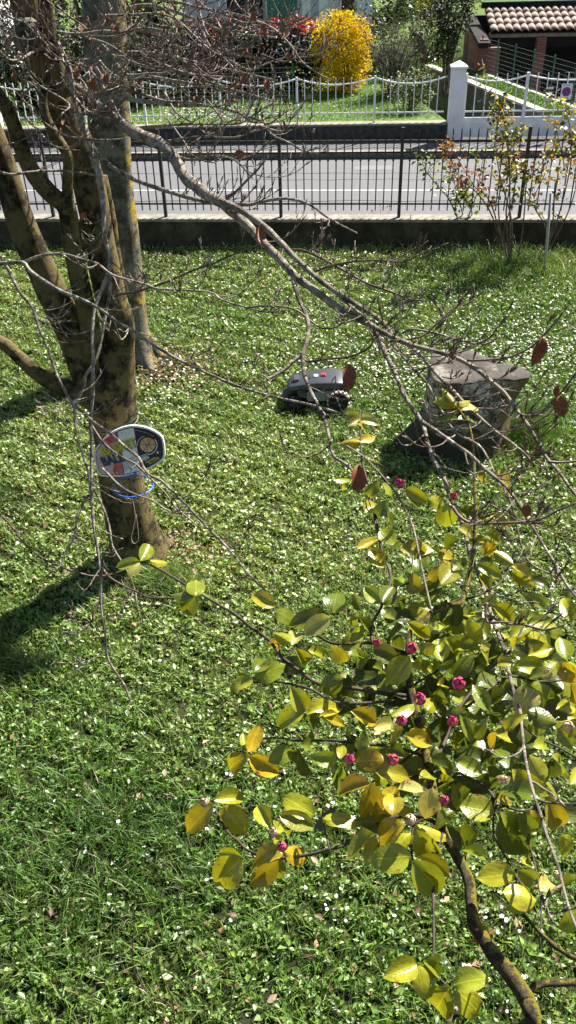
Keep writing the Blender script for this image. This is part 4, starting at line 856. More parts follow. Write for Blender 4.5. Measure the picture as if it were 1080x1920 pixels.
LV = """781 1808 725 1831 y .62;784 1810 793 1868 y .5;788 1807 839 1847 l .5;795 1801 844 1826 l .55;842 1852 806 1909 y .78;855 1858 916 1910 y .55;853 1847 902 1829 l .8;
783 1548 846 1557 y .5;779 1552 823 1627 y .45;756 1543 700 1585 o .62;770 1560 739 1590 y .5;776 1613 827 1678 l .6;769 1606 700 1613 l .66;784 1606 844 1643 y .5;798 1536 809 1490 p .7;735 1529 739 1481 o .7;700 1476 703 1536 o .5;746 1525 783 1536 y .6;
927 1524 865 1515 l .75;941 1532 988 1608 g .6;939 1525 992 1564 l .5;974 1525 1010 1578 g .5;985 1522 1020 1566 o .5;1013 1497 945 1469 g .5;1027 1501 1059 1568 o .5;1055 1568 1080 1617 y .6;1017 1462 992 1416 p .6;960 1444 1027 1494 y .35;1024 1469 1069 1515 l .5;929 1458 960 1462 p .5;932 1501 968 1490 o .7;869 1557 855 1585 l .7;897 1557 855 1590 g .7;
925 1409 862 1406 d .65;904 1451 855 1430 l .6;911 1430 925 1473 g .7;848 1413 791 1413 d .6;763 1378 800 1399 o .8;704 1444 769 1457 y .5;746 1480 795 1490 p .55;788 1459 820 1448 l .6;851 1462 823 1483 y .6;
967 1638 901 1649 y .62;964 1652 925 1627 o .5;1006 1687 957 1670 y .8;1003 1687 957 1698 y .4;971 1631 1010 1656 l .5;1013 1670 1041 1641 p .7;911 1613 869 1592 l .5;996 1624 980 1598 y .5;1080 1648 1057 1666 g .8;1048 1741 1080 1697 y .75;
465 1410 485 1363 o .5;461 1407 457 1379 l .5;463 1417 417 1445 o .6;466 1418 515 1445 o .6;546 1404 510 1426 l .7;561 1404 579 1450 g .65;564 1398 598 1395 g .7;633 1423 590 1423 l .6;402 1502 458 1495 y .5;419 1511 457 1565 y .65;400 1507 348 1560 o .5;507 1552 483 1511 l .6;523 1561 545 1549 l .7;523 1561 520 1538 l .6;589 1530 532 1492 y .55;589 1549 529 1531 l .5;605 1536 671 1533 y .42;529 1602 465 1612 o .62;535 1599 586 1612 o .6;521 1612 479 1650 o .6;529 1615 501 1657 l .6;452 1612 397 1662 y .7;453 1605 419 1599 y .5;532 1568 508 1580 y .4;
694 1470 636 1486 o .55;697 1467 693 1542 o .55;702 1461 740 1451 y .6;721 1426 668 1426 o .62;712 1527 740 1480 o .6;699 1561 664 1609 l .7;702 1568 693 1618 o .5;639 1423 642 1391 l .5;640 1430 649 1458 l .6;
515 1138 471 1109 y .5;516 1147 551 1160 l .7;617 1153 551 1175 g .5;620 1157 575 1186 p .6;624 1144 631 1105 g .9;671 1156 646 1163 y .8;677 1144 671 1116 g .7;674 1160 693 1185 l .7;715 1131 687 1103 l .7;718 1131 737 1100 g .7;718 1141 740 1163 g .7;548 1210 557 1185 p .9;545 1204 510 1182 y .5;520 1194 510 1229 o .6;554 1216 576 1245 y .5;573 1251 524 1245 d .6;578 1219 620 1229 y .3;649 1241 624 1219 y .8;479 1273 523 1248 l .7;476 1260 504 1232 g .7;474 1275 428 1286 y .6;573 1330 548 1292 l .7;570 1336 513 1355 y .55;576 1339 639 1317 y .5;576 1342 605 1380 g .75;601 1339 636 1361 o .6;642 1273 595 1292 g .65;646 1270 630 1257 p .8;655 1229 690 1223 g .6;693 1229 652 1245 g .7;712 1279 664 1267 d .65;699 1314 664 1314 d .8;658 1333 705 1355 o .55;690 1355 668 1383 g .8;701 1367 738 1358 p .7;
721 1065 697 1035 y .75;784 1075 784 1033 g .65;793 1103 756 1086 o .8;827 1096 855 1061 y .8;806 1089 822 1065 o .7;756 1093 735 1079 l .7;718 1131 746 1096 g .6;722 1142 746 1167 d .8;760 1121 735 1142 g .7;895 1059 943 1080 y .42;900 1050 935 1062 g .5;901 1075 918 1103 y .6;925 1135 905 1112 d .9;925 1135 978 1170 y .45;960 1061 1003 1086 o .4;960 1073 999 1100 y .4;763 1167 806 1195 y .42;823 1184 837 1161 l .8;823 1184 812 1166 l .7;913 1195 890 1156 g .65;869 1163 908 1205 y .35;987 1170 1043 1167 l .45;985 1190 1038 1205 y .4;1062 1237 1052 1195 l .7;1052 1241 1078 1283 o .6;1069 1283 1073 1314 o .7;834 1195 867 1230 y .5;830 1241 823 1198 l .7;865 1198 904 1212 d .75;920 1209 908 1244 p .85;946 1195 967 1198 y .6;788 1226 809 1212 y .9;700 1216 746 1237 g .6;767 1230 733 1279 y .65;770 1248 816 1255 l .5;820 1251 865 1255 g .65;869 1251 932 1265 d .65;897 1286 930 1262 g .7;915 1332 890 1286 l .5;820 1283 848 1279 y .6;1003 1293 971 1332 p .85;932 1241 955 1240 y .8;960 1223 1003 1237 y .4;964 1248 1031 1248 l .45;992 1272 1031 1251 g .5;992 1283 1055 1321 l .4;1020 1325 992 1293 l .6;989 1336 1043 1353 g .6;1017 1321 1062 1346 d .65;992 1358 1034 1381 y .4;946 1367 971 1343 y .6;960 1392 992 1353 d .75;890 1385 876 1357 l .8;892 1385 910 1360 g .7;932 1374 929 1399 o .6;806 1360 855 1378 d .75;834 1339 872 1339 g .6;770 1343 784 1378 p .85;702 1378 735 1357 p .7;733 1357 753 1399 p .65;760 1378 800 1392 o .7;735 1343 772 1311 l .6;802 1332 820 1304 y .7;730 1300 770 1307 d .6;823 1293 830 1329 g .7;
625 900 657 890 y .35;685 960 712 940 y .85;690 930 705 910 l .9;706 965 722 945 g .8;715 915 745 920 l .7;760 915 800 940 y .45;760 925 792 945 g .6;805 937 840 950 y .7;840 945 835 992 l .75;860 955 900 975 g .5;722 960 747 995 g .6;712 995 740 1015 l .8;670 1030 707 1015 o .4;728 1032 745 1015 g .8;750 1030 810 1025 y .45;785 1010 815 1035 y .5;780 1070 795 1035 g .7;860 1010 835 1030 g .8;820 1045 860 1050 o .8;855 1055 885 1065 g .7;860 990 890 1005 p .7;880 1012 905 1015 y .5;910 1000 940 1015 l .6;915 1015 920 1050 o .7;910 975 945 995 y .4;925 965 955 990 o .35;880 935 912 960 y .3;925 1035 960 1055 l .5;890 890 922 900 o .5;925 885 967 920 o .6;
856 761 817 755 y .5;856 761 834 725 y .35;856 765 897 755 p .5;856 761 858 782 y .6;858 756 883 744 y .35;860 787 820 787 g .35;860 787 896 782 l .3;676 784 645 773 y .55;676 784 705 788 p .7;676 786 655 797 p .7;676 786 682 803 p .6;676 829 634 829 o .45;676 829 706 814 o .4;
264 1052 280 1021 l .7;262 1052 225 1065 l .5;262 1055 243 1076 p .65;282 1052 315 1050 y .5;367 1117 367 1080 l .85;367 1117 345 1150 l .8;365 1115 325 1107 g .7;
630 900 655 915 y .5;640 1290 610 1310 d .7;720 1330 690 1335 d .7;700 1250 735 1258 g .6;845 1300 800 1310 d .7;880 1330 850 1345 g .7;905 1340 940 1330 d .7;760 1420 725 1405 g .7;840 1440 800 1425 d .7;880 1480 850 1500 g .7;870 1440 900 1475 d .7;960 1440 930 1400 g .6;1000 1400 1040 1390 l .6;1035 1420 1070 1440 l .6;1060 1380 1085 1350 y .6;1045 1330 1085 1320 y .6;990 1230 1030 1220 y .45;745 1290 710 1260 g .7;850 1270 880 1230 g .6;950 1300 910 1310 g .7;1060 1260 1090 1240 l .6;1070 1470 1095 1440 y .6;1000 1440 965 1420 d .6;780 1450 750 1480 d .7;820 1400 800 1435 d .6;720 1490 740 1520 o .6;690 1400 660 1380 g .7;750 1410 770 1440 y .6;850 1520 820 1540 g .6"""
k = 0
for rec in LV.replace('\n', '').split(';'):
    f = rec.split()
    if len(f) < 6: continue
    bx, by, tx, ty = map(float, f[:4]); c = f[4]; wd = float(f[5]); k += 1
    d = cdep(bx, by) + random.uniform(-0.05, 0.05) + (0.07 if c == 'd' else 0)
    lpx = math.hypot(tx - bx, ty - by); l = lpx * d / FPX
    L = max(l * 1.04, random.uniform(0.07, 0.09)); dl = min(math.sqrt(max(L * L - l * l, 0)), 0.055) * random.choice((1, 1, 1, -0.6))
    B = D(bx, by, d); T = D(bx + (tx - bx) * 1.08, by + (ty - by) * 1.08, d + dl)
    nrm = (CAM - B).normalized() * 0.75 + Vector((0, 0, 0.55)) + Vector((random.gauss(0, .28), random.gauss(0, .28), random.gauss(0, .2)))
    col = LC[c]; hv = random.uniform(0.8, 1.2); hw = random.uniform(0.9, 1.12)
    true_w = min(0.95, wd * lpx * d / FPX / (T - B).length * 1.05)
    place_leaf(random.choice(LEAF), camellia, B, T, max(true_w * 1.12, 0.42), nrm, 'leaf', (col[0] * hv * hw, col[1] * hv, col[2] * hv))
# inner leaves of the crown, seen between the outer ones
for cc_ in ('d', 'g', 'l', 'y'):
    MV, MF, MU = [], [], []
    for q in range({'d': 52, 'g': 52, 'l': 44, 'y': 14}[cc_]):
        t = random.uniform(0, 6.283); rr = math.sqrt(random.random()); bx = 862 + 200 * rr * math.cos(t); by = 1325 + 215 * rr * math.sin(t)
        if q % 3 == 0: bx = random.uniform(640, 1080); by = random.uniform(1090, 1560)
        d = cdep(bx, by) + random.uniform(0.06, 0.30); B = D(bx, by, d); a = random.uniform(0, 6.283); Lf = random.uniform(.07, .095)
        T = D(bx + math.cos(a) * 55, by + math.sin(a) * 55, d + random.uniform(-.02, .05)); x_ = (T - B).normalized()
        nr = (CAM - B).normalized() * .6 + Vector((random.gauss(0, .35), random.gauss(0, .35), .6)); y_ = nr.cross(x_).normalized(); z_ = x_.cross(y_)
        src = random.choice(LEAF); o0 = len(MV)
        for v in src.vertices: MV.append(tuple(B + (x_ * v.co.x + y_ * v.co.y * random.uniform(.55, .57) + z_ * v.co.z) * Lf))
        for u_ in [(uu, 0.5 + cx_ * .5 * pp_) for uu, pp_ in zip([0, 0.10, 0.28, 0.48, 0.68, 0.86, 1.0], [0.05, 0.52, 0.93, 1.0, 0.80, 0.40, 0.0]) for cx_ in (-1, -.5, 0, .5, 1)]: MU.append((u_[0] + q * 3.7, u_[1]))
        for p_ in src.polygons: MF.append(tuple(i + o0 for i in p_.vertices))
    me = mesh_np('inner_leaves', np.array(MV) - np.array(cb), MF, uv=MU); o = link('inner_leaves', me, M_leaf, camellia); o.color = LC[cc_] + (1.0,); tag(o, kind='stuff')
# buds: overlapping petal shells on a scaly calyx
def bud_mesh(name):
    mb = MB()
    for layer, (rr, n, ht) in enumerate(((0.80, 3, 1.0), (0.95, 4, 0.86), (1.0, 5, 0.66))):
        for j in range(n):
            a0 = 2 * math.pi * j / n + layer * 0.7; ring = []
            for i in range(5):
                t = i / 4; z = t * ht * 1.9 - 0.75; prof = math.sqrt(max(0.03, 1 - ((z + 0.05) / 1.12) ** 2)) * rr
                row = []
                for q in (-1, -0.5, 0, 0.5, 1):
                    wdt = (2.6 / n) * (1.0 if t < 0.6 else 1.0 - (t - 0.6) * 1.5)
                    aa_ = a0 + q * wdt; rr2 = prof * (1 + 0.04 * (q + 1))
                    row.append((math.cos(aa_) * rr2, math.sin(aa_) * rr2, z + 0.06 * (1 - abs(q))))
                ring.append(row)
            V = [v for r0 in ring for v in r0]; F = [(i * 5 + q, i * 5 + q + 1, i * 5 + q + 6, i * 5 + q + 5) for i in range(4) for q in range(4)]
            mb.add(V, F)
    return mb.mesh(name, True)
def calyx_mesh(name):
    mb = MB()
    for j in range(5):
        a0 = 2 * math.pi * j / 5; rows = []
        for i in range(4):
            t = i / 3; z = -0.95 + t * 0.75; rr = 1.06 * math.sqrt(max(0.02, 1 - ((z + 0.05) / 1.12) ** 2)) + 0.03
            rows.append([(math.cos(a0 + q * (0.75 * (1 - t * t * 0.8))) * rr, math.sin(a0 + q * (0.75 * (1 - t * t * 0.8))) * rr, z) for q in (-1, 0, 1)])
        V = [v for r0 in rows for v in r0]; mb.add(V, [(i * 3 + q, i * 3 + q + 1, i * 3 + q + 4, i * 3 + q + 3) for i in range(3) for q in range(2)])
    return mb.mesh(name, True)
bme = bud_mesh('flower_bud'); bme.materials.append(M_bud); bmp_ = bud_mesh('flower_bud'); bmp_.materials.append(M_palebud)
cme = calyx_mesh('calyx'); cme.materials.append(M_sepal)
for (x, y, r0, pale) in ((749, 906, 11, 0), (851, 930, 8, 0), (771, 1215, 12, 0), (860, 1281, 14, 0), (787, 1310, 13, 0), (753, 1351, 11, 0), (848, 1352, 11, 0), (655, 1423, 11, 0), (736, 1424, 12, 0), (706, 1205, 9, 0), (528, 1587, 10, 0), (512, 1560, 10, 1), (383, 1504, 9, 1), (769, 1537, 12, 1), (833, 1500, 10, 0), (1066, 1362, 12, 1), (1027, 1263, 10, 1), (945, 1462, 9, 1), (1045, 1640, 9, 1)):
    d = cdep(x, y) - 0.07; c = D(x, y, d); rr = r0 * d / FPX * 0.88
    o = bpy.data.objects.new('flower_bud', bmp_ if pale else bme); COL.objects.link(o); o.parent = camellia
    ax = ((CAM - c).normalized() * 0.7 + Vector((random.uniform(-.4, .4), random.uniform(-.4, .4), 0.7))).normalized()
    o.matrix_basis = Matrix.Translation(c - cb) @ ax.to_track_quat('Z', 'Y').to_matrix().to_4x4() @ Matrix.Rotation(random.uniform(0, 6), 4, 'Z') @ Matrix.Scale(rr, 4)
    q = bpy.data.objects.new('calyx', cme); COL.objects.link(q); q.parent = o
# dead leaves still hanging on the beech
for (bx, by, tx, ty, wd, d) in ((655, 682, 652, 737, .42, 3.3), (672, 872, 672, 925, .5, 2.95), (1018, 632, 1000, 687, .36, 2.85), (1050, 742, 1055, 784, .75, 2.7), (1046, 722, 1043, 748, .4, 2.7), (990, 945, 985, 972, .9, 2.35), (160, 38, 150, 62, .5, 4.5), (195, 138, 200, 158, .6, 4.5), (170, 148, 178, 172, .5, 4.5), (280, 82, 279, 96, .7, 4.6), (158, 398, 152, 412, .9, 4.4), (440, 286, 462, 292, .7, 4.2), (486, 420, 490, 462, .4, 3.9), (425, 55, 420, 68, .6, 4.5), (500, 150, 502, 170, .6, 4.4), (540, 98, 543, 112, .6, 4.4), (455, 140, 458, 160, .5, 4.4), (365, 180, 372, 200, .5, 4.5), (470, 25, 480, 40, .6, 4.4), (490, 45, 500, 62, .5, 4.4), (20, 70, 12, 92, .5, 4.4), (25, 135, 32, 155, .5, 4.4)):
    B = D(bx, by, d); T = D(tx, ty, d + 0.01)
    place_leaf(random.choice(DEADL), beech, B, T, min(wd * 1.15, .66), (CAM - B).normalized() + Vector((random.uniform(-.3, .3), 0, random.uniform(-.2, .3))), 'dead_leaf')
for kk in range(40):
    x = random.uniform(100, 560); y = random.uniform(0, 240); d = random.uniform(4.2, 5.4); B = D(x, y, d); T = D(x + random.uniform(-10, 10), y + random.uniform(8, 18), d)
    place_leaf(random.choice(DEADL), beech, B, T, random.uniform(.35, .6), (CAM - B).normalized() + Vector((random.uniform(-.6, .6), random.uniform(-.5, .5), .2)), 'dead_leaf')

# ================================================================== STUMP
top = [(812, 665), (837, 655), (876, 658), (909, 671), (942, 682), (978, 691), (998, 701), (992, 709), (970, 713), (928, 712), (898, 716), (859, 721), (831, 721), (812, 712), (808, 690)]
ZT = 0.76
tw_ = [G(x, y, ZT) for x, y in top]; cT = sum(tw_, Vector()) / len(tw_); cT.z = ZT
cB = G(862, 826); cB.z = 0
stump = empty('tree_stump', cB, 'wide flaring tree stump with pale peeling bark and a flat grey cut top', 'stump')
def polar(pts, c):
    a = np.array([math.atan2(p.y - c.y, p.x - c.x) for p in pts]); r = np.array([math.hypot(p.y - c.y, p.x - c.x) for p in pts]); o = np.argsort(a); a = a[o]; r = r[o]
    return lambda t: np.interp(t, np.concatenate([a - 2 * np.pi, a, a + 2 * np.pi]), np.concatenate([r, r, r]))
fT = polar(tw_, cT)
NS = 64; rings = []
roots = [(-2.75, 0.34, 0.34), (-1.9, 0.14, 0.3), (-1.1, 0.10, 0.28), (-0.25, 0.10, 0.3), (1.0, 0.2, 0.35), (2.2, 0.22, 0.3), (3.05, 0.22, 0.25)]
for k in range(17):
    t = k / 16; z = ZT * (1 - t) - (0.04 if k == 16 else 0)
    c = cT.lerp(cB, t ** 0.8); ring = []
    for j in range(NS):
        a = -math.pi + 2 * math.pi * j / NS
        rt = float(fT(a)); rb = 0.40 + sum(h * math.exp(-((math.atan2(math.sin(a - a0), math.cos(a - a0))) / wd) ** 2) for a0, h, wd in roots)
        waist = 0.405 + 0.015 * math.sin(3 * a) + 0.03 * max(0, -math.sin(a))
        e = t ** 0.55
        if t < 0.42: r0 = rt + (waist - rt) * (t / 0.42) ** 1.15
        else: r0 = waist + (rb - waist) * ((t - 0.42) / 0.58) ** 1.7
        r0 *= 1 + 0.012 * math.sin(9 * a + 4 * t) + 0.010 * math.sin(17 * a - 3 * t) + 0.008 * math.sin(5 * a + 30 * t)
        ring.append(Vector((c.x + r0 * math.cos(a), c.y + r0 * math.sin(a), z)))
    rings.append(ring)
m, nt, b = new_mat('stump_bark'); M_sbark = m
n1 = noise(nt, 4.5, 9, 0.7); r1 = ramp(nt, n1.outputs['Fac'], [(0.40, (0.045, 0.034, 0.02)), (0.47, (0.15, 0.105, 0.06)), (0.56, (0.58, 0.52, 0.41))])
n2 = noise(nt, 16, 10, 0.8, stretch=(1, 1, 2.4)); r2 = ramp(nt, n2.outputs['Fac'], [(0.42, (0.06, 0.05, 0.04)), (0.52, (1, 1, 1))])
cc = mixc(nt, 0.85, r1.outputs[0], r2.outputs[0], 'MULTIPLY')
tc = N(nt, 'ShaderNodeTexCoord'); sx = N(nt, 'ShaderNodeSeparateXYZ'); nt.links.new(tc.outputs['Object'], sx.inputs[0])
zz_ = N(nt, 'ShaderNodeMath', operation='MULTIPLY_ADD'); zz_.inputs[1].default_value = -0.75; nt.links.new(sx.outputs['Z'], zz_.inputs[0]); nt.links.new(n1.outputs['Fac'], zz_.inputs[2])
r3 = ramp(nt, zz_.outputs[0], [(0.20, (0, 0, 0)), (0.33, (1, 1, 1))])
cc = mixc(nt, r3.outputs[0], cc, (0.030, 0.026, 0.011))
gx_ = N(nt, 'ShaderNodeMath', operation='MULTIPLY_ADD'); gx_.inputs[1].default_value = 0.55; nt.links.new(sx.outputs['X'], gx_.inputs[0]); n5 = noise(nt, 5, 6); nt.links.new(n5.outputs['Fac'], gx_.inputs[2])
r4 = ramp(nt, gx_.outputs[0], [(0.64, (0, 0, 0)), (0.72, (1, 1, 1))])
cc = mixc(nt, r4.outputs[0], cc, (0.14, 0.105, 0.022))
nt.links.new(cc, b.inputs['Base Color']); b.inputs['Roughness'].default_value = 0.9
mm_ = N(nt, 'ShaderNodeMath', operation='ADD'); nt.links.new(n1.outputs['Fac'], mm_.inputs[0]); nt.links.new(n2.outputs['Fac'], mm_.inputs[1])
bump(nt, b, n2.outputs['Fac'], 1.0, 0.03)
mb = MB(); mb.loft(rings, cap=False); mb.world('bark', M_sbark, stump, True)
m, nt, b = new_mat('cut_wood'); M_cut = m
tc = N(nt, 'ShaderNodeTexCoord'); wv = N(nt, 'ShaderNodeTexWave', wave_type='RINGS', rings_direction='SPHERICAL'); wv.inputs['Scale'].default_value = 14; wv.inputs['Distortion'].default_value = 6; wv.inputs['Detail'].default_value = 4
nt.links.new(tc.outputs['Object'], wv.inputs['Vector'])
n1 = noise(nt, 2.6, 9, 0.65); r1 = ramp(nt, n1.outputs['Fac'], [(0.42, (0.034, 0.025, 0.017)), (0.54, (0.070, 0.056, 0.040)), (0.62, (0.25, 0.225, 0.18))])
cc = mixc(nt, 0.25, r1.outputs[0], wv.outputs['Color'], 'MULTIPLY')
nt.links.new(cc, b.inputs['Base Color']); b.inputs['Roughness'].default_value = 0.85
n2 = noise(nt, 12, 9, 0.7); bump(nt, b, n2.outputs['Fac'], 0.8, 0.02)
cap = MB(); rr_ = []
for s_, dz in ((1.002, -0.006), (1.004, 0.004), (0.985, 0.012), (0.7, 0.018), (0.4, 0.008), (0.12, 0.012)):
    rr_.append([Vector((cT.x + (v.x - cT.x) * s_, cT.y + (v.y - cT.y) * s_, ZT + dz + 0.008 * math.sin(7 * i * 0.3 + s_ * 9))) for i, v in enumerate(rings[0])])
cap.loft(rr_, cap=True); cap.world('cut_top', M_cut, stump, True)

# ================================================================== ROBOT MOWER
fwp = G(553, 768); rwp = G(634, 768); ctr = (fwp + rwp) / 2; hd = (fwp - rwp).normalized(); sdv = Vector((hd.y, -hd.x, 0))   # near side is -y
ctr = ctr - Vector((-hd.y, hd.x, 0)) * (-0.19)
rz = math.atan2(hd.y, hd.x)
# local x forward, y left; near side after heading left(-X) is +y
ncen = (fwp + rwp) / 2 + Vector((hd.y, -hd.x, 0)) * 0.20
mow = empty('robot_mower', ncen, 'grey robotic lawn mower with chunky dark wheels and a red stop button on the grass', 'lawn mower', rz=rz)
M_mgrey = flat('mower_grey', (0.04, 0.043, 0.046), 0.38, 0.5); M_mdark = flat('mower_dark', (0.012, 0.0125, 0.0135), 0.5, 0.4); M_mlight = flat('mower_side', (0.17, 0.185, 0.19), 0.4, 0.5)
M_rub = flat('tyre_rubber', (0.02, 0.019, 0.018), 0.8, 0.2); M_mud = flat('dry_tread', (0.42, 0.37, 0.30), 0.9, 0.1); M_mred = flat('red_button', (0.6, 0.02, 0.03), 0.35, 0.5); M_scr = flat('mower_screen', (0.30, 0.36, 0.42), 0.15, 0.6)
def sect(x, w, z0, z1, r=0.03):
    p = []
    for (cy, cz, a0) in ((w - r, z1 - r, 0), (-(w - r), z1 - r, 90), (-(w - r), z0 + r, 180), (w - r, z0 + r, 270)):
        for k in range(4): a = R(a0 + 30 * k); p.append(Vector((x, cy + r * math.cos(a), cz + r * math.sin(a))))
    return p
mb = MB(); mb.loft([sect(-0.33, 0.12, 0.13, 0.22), sect(-0.31, 0.155, 0.10, 0.255), sect(-0.2, 0.165, 0.09, 0.27), sect(0.05, 0.165, 0.085, 0.26), sect(0.18, 0.155, 0.085, 0.235), sect(0.28, 0.14, 0.09, 0.20), sect(0.31, 0.10, 0.11, 0.17)]); mb.build('chassis', M_mdark, mow, smooth=False)
mb = MB(); mb.loft([sect(-0.35, 0.10, 0.215, 0.255, .018), sect(-0.325, 0.165, 0.205, 0.285, .03), sect(-0.2, 0.185, 0.20, 0.305, .035), sect(0.0, 0.185, 0.20, 0.298, .035), sect(0.14, 0.175, 0.19, 0.272, .03), sect(0.27, 0.15, 0.175, 0.235, .025), sect(0.315, 0.09, 0.175, 0.21, .015)]); mb.build('top_cover', M_mgrey, mow, smooth=True)
for s_ in (-1, 1):
    mb = MB(); p = [(-0.13, 0.10), (0.09, 0.09), (0.13, 0.195), (-0.19, 0.215), (-0.17, 0.17)]
    y0, y1 = (0.166, 0.196) if s_ > 0 else (-0.196, -0.166)
    mb.add([(x, y0, z) for x, z in p] + [(x, y1, z) for x, z in p], [tuple(range(4, -1, -1)), tuple(range(5, 10))] + [(i, (i + 1) % 5, 5 + (i + 1) % 5, 5 + i) for i in range(5)]); bevel_obj(mb.build('side_panel', M_mlight, mow), 0.006)
    bevel_obj(MB().box(0.10, 0.20, 0.13 * s_ if s_ > 0 else -0.21, 0.21 if s_ > 0 else -0.13, 0.14, 0.215).build('headlight_housing', M_mgrey, mow), 0.012)
def ybox(x0, x1, y0, y1, z0, z1, nm, mt, bw=0.004): return bevel_obj(MB().box(x0, x1, y0, y1, z0, z1).build(nm, mt, mow), bw)
ybox(-0.10, -0.045, -0.03, 0.03, 0.299, 0.318, 'stop_button', M_mred, 0.008)
ybox(-0.02, 0.035, -0.035, 0.035, 0.296, 0.302, 'display', M_scr)
ybox(0.05, 0.13, -0.045, 0.045, 0.276, 0.29, 'keypad', M_mdark, 0.006)
ybox(0.17, 0.255, -0.09, 0.06, 0.225, 0.275, 'camera_module', M_mgrey, 0.014)
mb = MB(); mb.loft([sect(0.30, 0.17, 0.05, 0.11, .02), sect(0.345, 0.155, 0.055, 0.105, .02), sect(0.365, 0.12, 0.06, 0.10, .015)]); mb.build('front_bumper', M_mdark, mow)
def wheel(x, y, r0, wdt, lugs, mud):
    prof = [(0.55, -0.5), (0.93, -0.5), (1.0, -0.3), (1.0, 0.3), (0.93, 0.5), (0.55, 0.5)]; n = 28; mb = MB()
    rings = [[Vector((r0 * pr_ * math.cos(2 * math.pi * i / n), wdt * q, r0 * pr_ * math.sin(2 * math.pi * i / n))) for pr_, q in prof] for i in range(n)]
    mb.loft(rings, cap=False, closed=True); wv_ = mb.build('wheel', M_rub, mow, (x, y, r0), smooth=False)
    for i in range(lugs):
        a = 2 * math.pi * i / lugs
        for q in (-0.26, 0.26):
            a2 = a + (0.5 * 2 * math.pi / lugs if q > 0 else 0); c_, s2 = math.cos(a2), math.sin(a2); lm = MB().box(-0.011, 0.011, -wdt * 0.22, wdt * 0.22, -0.004, 0.013)
            lm.V = [((r0 + v[2]) * c_ - v[0] * s2, wdt * q + v[1], (r0 + v[2]) * s2 + v[0] * c_) for v in lm.V]
            lm.build('tread_lug', mud, wv_)
    for s_ in (-1, 1):
        hub = MB(); n2 = 15
        ring = lambda rr, yy: [Vector((rr * math.cos(2 * math.pi * i / n2), yy * s_, rr * math.sin(2 * math.pi * i / n2))) for i in range(n2)]
        hub.loft([ring(r0 * 0.55, wdt * 0.36), ring(r0 * 0.5, wdt * 0.46), ring(r0 * 0.2, wdt * 0.4), ring(r0 * 0.15, wdt * 0.52)]); hub.build('hub', M_mdark, wv_)
        for i in range(5):
            a = 2 * math.pi * i / 5; sp2 = MB().box(r0 * 0.18, r0 * 0.82, (wdt * 0.44) if s_ > 0 else -wdt * 0.51, (wdt * 0.51) if s_ > 0 else -wdt * 0.44, -0.009, 0.009)
            sp2.V = [(v[0] * math.cos(a) - v[2] * math.sin(a), v[1], v[0] * math.sin(a) + v[2] * math.cos(a)) for v in sp2.V]; sp2.build('spoke', M_mgrey, wv_)
    return wv_
for s_ in (-1, 1):
    wheel(-0.23, 0.215 * s_, 0.108, 0.075, 16, M_mud); wheel(0.225, 0.205 * s_, 0.075, 0.06, 12, M_rub)

# ================================================================== TOY BASKETBALL HOOP
BC = AY(243, 845, 5.14); bn = Vector((0.16, 1.0, -0.06)).normalized()     # normal pointing away from the camera
def onb(px, py, off=0.0): return VP(px, py, BC, bn) - bn * off
def zb(x, y, off=0.0): return onb(150 + x / 5.4, 770 + y / 5.4, off)      # enlarged-crop coordinates
hoop = empty('basketball_hoop', BC, 'toy basketball backboard with blue ring tied to the beech trunk', 'basketball hoop')
M_bwhite = flat('board_white', (0.72, 0.72, 0.68), 0.4, 0.4, var=0.06); M_bdark = flat('print_aubergine', (0.035, 0.022, 0.045), 0.35); M_bpink = pmat('print_pink', [(0.35, (0.50, 0.30, 0.28)), (0.65, (0.62, 0.45, 0.42))], 10, 5, 0.4, 0, spec=0.4)
M_bred = pmat('print_red', [(0.4, (0.50, 0.05, 0.08)), (0.7, (0.55, 0.25, 0.24))], 9, 4, 0.4, 0, spec=0.4); M_bor = flat('print_ball', (0.62, 0.36, 0.20), 0.4); M_byel = flat('print_yellow', (0.52, 0.44, 0.03), 0.4); M_bnavy = flat('print_navy', (0.03, 0.05, 0.12), 0.4); M_ring = flat('blue_plastic', (0.02, 0.13, 0.50), 0.3, 0.5); M_string = flat('string', (0.55, 0.40, 0.33), 0.8)
def slab(name, poly, mat, parent, off, th=0.0015):
    a = [zb(x, y, off) for x, y in poly]; c = [zb(x, y, off - th) for x, y in poly]; n = len(a)
    return MB().add(a + c, [tuple(range(n)), tuple(range(2 * n - 1, n - 1, -1))] + [(i, n + i, n + (i + 1) % n, (i + 1) % n) for i in range(n)]).world(name, mat, parent)
def rnd(poly, n=3):   # Chaikin corner cutting
    for _ in range(n):
        q = []
        for i in range(len(poly)):
            a = poly[i]; b_ = poly[(i + 1) % len(poly)]; q += [(a[0] * .8 + b_[0] * .2, a[1] * .8 + b_[1] * .2), (a[0] * .2 + b_[0] * .8, a[1] * .2 + b_[1] * .8)]
        poly = q
    return poly
outer = [(142, 420), (180, 350), (250, 270), (330, 205), (420, 165), (510, 143), (610, 148), (700, 170), (780, 210), (838, 258), (858, 330), (866, 430), (856, 488), (770, 548), (690, 592), (600, 625), (450, 660), (300, 664), (190, 656), (160, 540)]
board = slab('backboard', rnd(outer, 2), M_bwhite, hoop, 0.010, 0.016)
slab('frame_line', rnd([(160, 425), (195, 360), (262, 285), (340, 222), (425, 183), (512, 161), (608, 166), (694, 187), (768, 224), (822, 268), (840, 335), (847, 428), (838, 475), (760, 532), (684, 574), (600, 606), (450, 642), (300, 646), (203, 638), (176, 535)], 2), M_bdark, board, 0.0125)
slab('print_field', [(168, 430), (200, 365), (268, 290), (345, 228), (372, 216), (440, 636), (300, 638), (210, 630), (184, 535)], M_bpink, board, 0.015)
slab('print_field', [(384, 210), (430, 190), (515, 168), (550, 168), (620, 594), (456, 632)], M_bwhite, board, 0.015)
